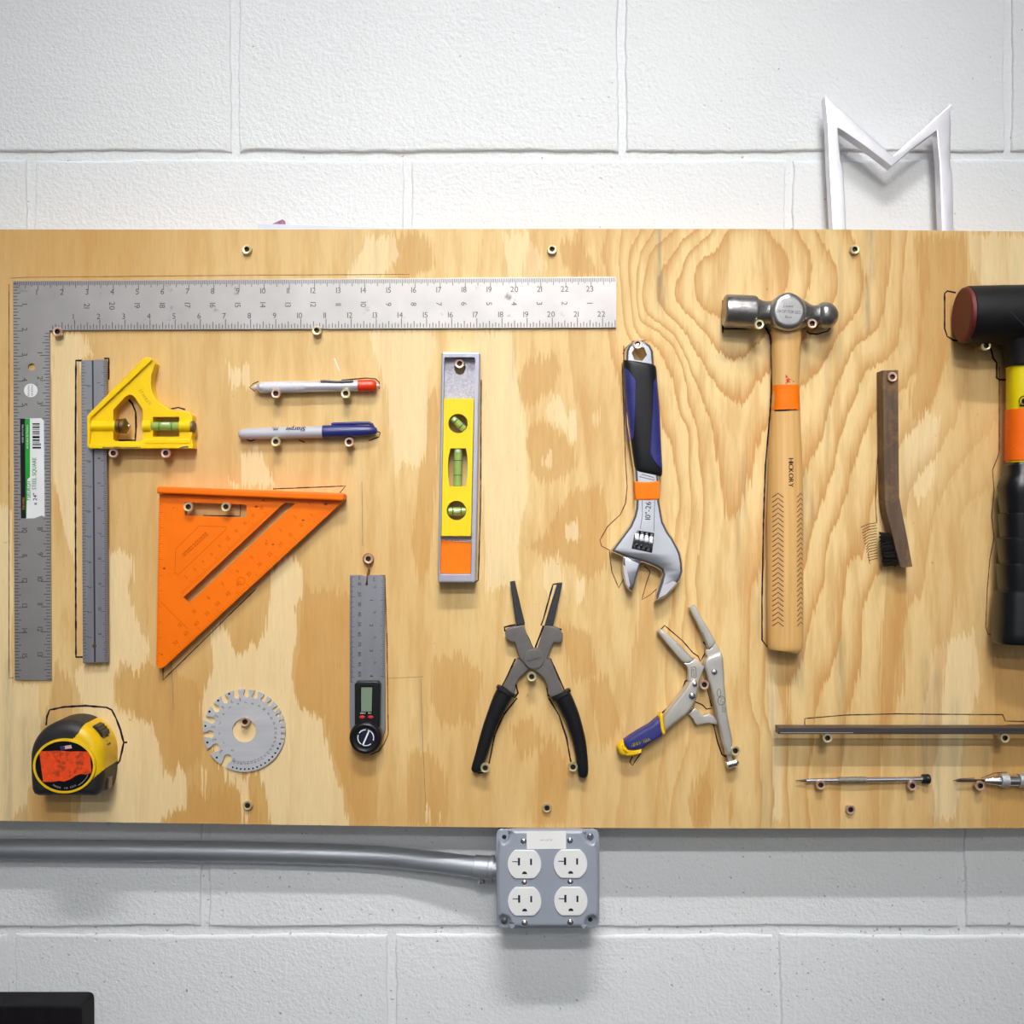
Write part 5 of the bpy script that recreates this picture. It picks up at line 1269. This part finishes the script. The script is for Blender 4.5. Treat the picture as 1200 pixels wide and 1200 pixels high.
t = thing('outlet_box', 'grey steel electrical box with four white power sockets under the board', 'outlet box', 642, 1090, -30)
E = lambda pts: off(pts, 560, 950, 7.0588)
greyp = M('grey_enamel', (160, 167, 181), .4, .1, .05, 20)
part('back_box', poly(rect(583.5, 972.5, 700.5, 1087, 6), -1.5, HW + 1.2, 0, hp=0), greyp, t)
fpl = E([(150, 200), (165, 165), (190, 146), (960, 150), (990, 165), (1004, 200), (1006, 925), (990, 960), (960, 972), (280, 975), (200, 970), (165, 955), (156, 930)])
fpl = [(a, max(b, 971.6)) for a, b in fpl]
cv = part('cover_plate', poly(fpl, 1.5, -1.5, 1.0, seg=2), greyp, t)
rs = E([(300, 165), (850, 165), (884, 196), (900, 245), (945, 272), (995, 300), (1000, 850), (950, 872), (905, 892), (886, 945), (862, 970), (300, 970), (272, 948), (258, 893), (205, 868), (165, 848), (165, 292), (215, 268), (252, 240), (270, 192)])
part('raised_panel', poly([(a, min(max(b, 973.2), 1086.6)) for a, b in cr(rs, 3, True)], 12, 1, 4.2, seg=5), greyp, t)
for cx_, cy_ in ((614.6, 1013), (668.6, 1012.5), (614.8, 1056.6), (669, 1056.3)):
    o_ = []
    for k in range(64):
        a = 2 * math.pi * k / 64; o_.append((cx_ + 19.7 * math.cos(a), cy_ + max(-16.6, min(16.6, 19.7 * math.sin(a)))))
    ou = []
    for p in o_:
        if not ou or math.hypot(p[0] - ou[-1][0], p[1] - ou[-1][1]) > .3: ou.append(p)
    sk = part('socket', poly(ou, 14, 11, .7, seg=2), M('white_nylon', (236, 236, 236), .35, 0, .02), t)
    dkm = M('slot_dark', (18, 12, 40), .6)
    part('slot', poly(rect(cx_ - 7.7, cy_ - 7.6, cx_ - 5.2, cy_ + 1.2), 14.12, 13.5), dkm, sk)
    part('slot', poly(rect(cx_ - 14.2, cy_ - 3.7, cx_ - 7.6, cy_ - 2.7), 14.12, 13.5), dkm, sk)
    part('slot', poly(rect(cx_ + 6.6, cy_ - 6.6, cx_ + 8.8, cy_ + .8), 14.12, 13.5), dkm, sk)
    gq = [(cx_ + 3.0 * math.cos(a) + .1, cy_ + 11.4 - 3.2 * abs(math.sin(a))) for a in np.linspace(math.pi, 0, 10)]
    part('ground_hole', poly(gq, 14.12, 13.5), dkm, sk)
for x, y, r in ((378, 255, 3.7), (762, 250, 3.7), (385, 596, 3.5), (765, 592, 3.5), (387, 930, 3.8), (765, 926, 3.8)):
    px_, py_ = E([(x, y)])[0]
    sw = part('screw', turned((px_, py_, 11), (px_, py_, 15), [(0, r), (1.4, r), (2.4, r * .75), (2.8, r * .3)], hp=12, seg=18), chrome(), t)
    mb = MB(); ribbon(mb, [(px_ - r * .55, py_ - r * .45), (px_ + r * .55, py_ + r * .45)], .8, 14.0); part('slot', mb, gunmetal(), sw)
for x, y in ((930, 215), (220, 912)):
    px_, py_ = E([(x, y)])[0]
    part('screw', turned((px_, py_, 1), (px_, py_, 5), [(0, 3.9), (1.4, 3.9), (2.2, 3.0), (2.6, 1.2)], hp=2, seg=18), M('dull_screw', (130, 132, 136), .35, .8), t)
for x, y in ((218, 218), (930, 900)):
    part('knockout_hole', poly(circ(*E([(x, y)])[0], 2.7, 16), 1.62, 1.3), dkm, cv)
lb = part('circuit_label', poly(E([(403, 175), (728, 172), (730, 316), (406, 318)]), 12.4, 11.6), M('white_label', (240, 240, 240), .5, 0, .02), t, label='white printed circuit label')
mb = MB(); text(mb, 'PP1 CKT11', *E([(565, 244)])[0], 1.9, 0, 12.5, sx=1.3); part('lettering', mb, M('grey_print', (150, 150, 160)), lb)

# ------------------------------------------------------------------ letter M, white card, black box
t = thing('letter_sculpture', 'polished aluminium letter M standing behind the board top', 'letter', 1045, 268, -38)
m_o = [(966.6, 112.6), (985, 127), (1046, 182.5), (1048.5, 180.5), (1080, 153), (1113.8, 122.5), (1114.6, 148), (1114, 192), (1116.8, 207), (1118.2, 300), (1104.6, 300), (1104, 269), (1101, 190), (1097.6, 153.5), (1070, 174), (1045, 195), (1012, 170), (986, 152), (982, 150), (985.2, 187), (988.4, 198), (990.6, 240), (991.8, 269), (992.4, 300), (976.8, 300), (975.8, 269), (971.8, 197), (970, 148)]
part('letter', poly(m_o, -30, -46, 1.4, seg=2), M('polished_aluminium', (236, 234, 240), .32, .7, .04, 60, .25, 60), t)
t = thing('white_card', 'thin white card edge peeking over the board top at left', 'card', 390, 268, -30)
part('card', poly([(303, 262), (480, 267.6), (480, 285), (303, 285)], -26, -30, .3, seg=1), M('card_white', (212, 220, 236), .45, 0, .02), t)
part('purple_tab', poly([(319, 262.5), (331, 257), (334, 259), (335, 263.5)], -27, -28), M('purple_tab', (150, 96, 130), .6, 0, .5, 200), t, label='scrap of purple and brown paper')
t = thing('equipment_case', 'corner of a black case against the wall at bottom left', 'case', 30, 1330, -40)
part('shell', poly([(-80, 1162), (104, 1162), (108, 1163), (110, 1165.5), (110.8, 1171), (111, 1330), (-80, 1330)], -24, HW + .8, 2.0, hp=HW), M('matte_black', (21, 18, 22), .65, 0, .3, 60, .4, 300, spec=.2), t)
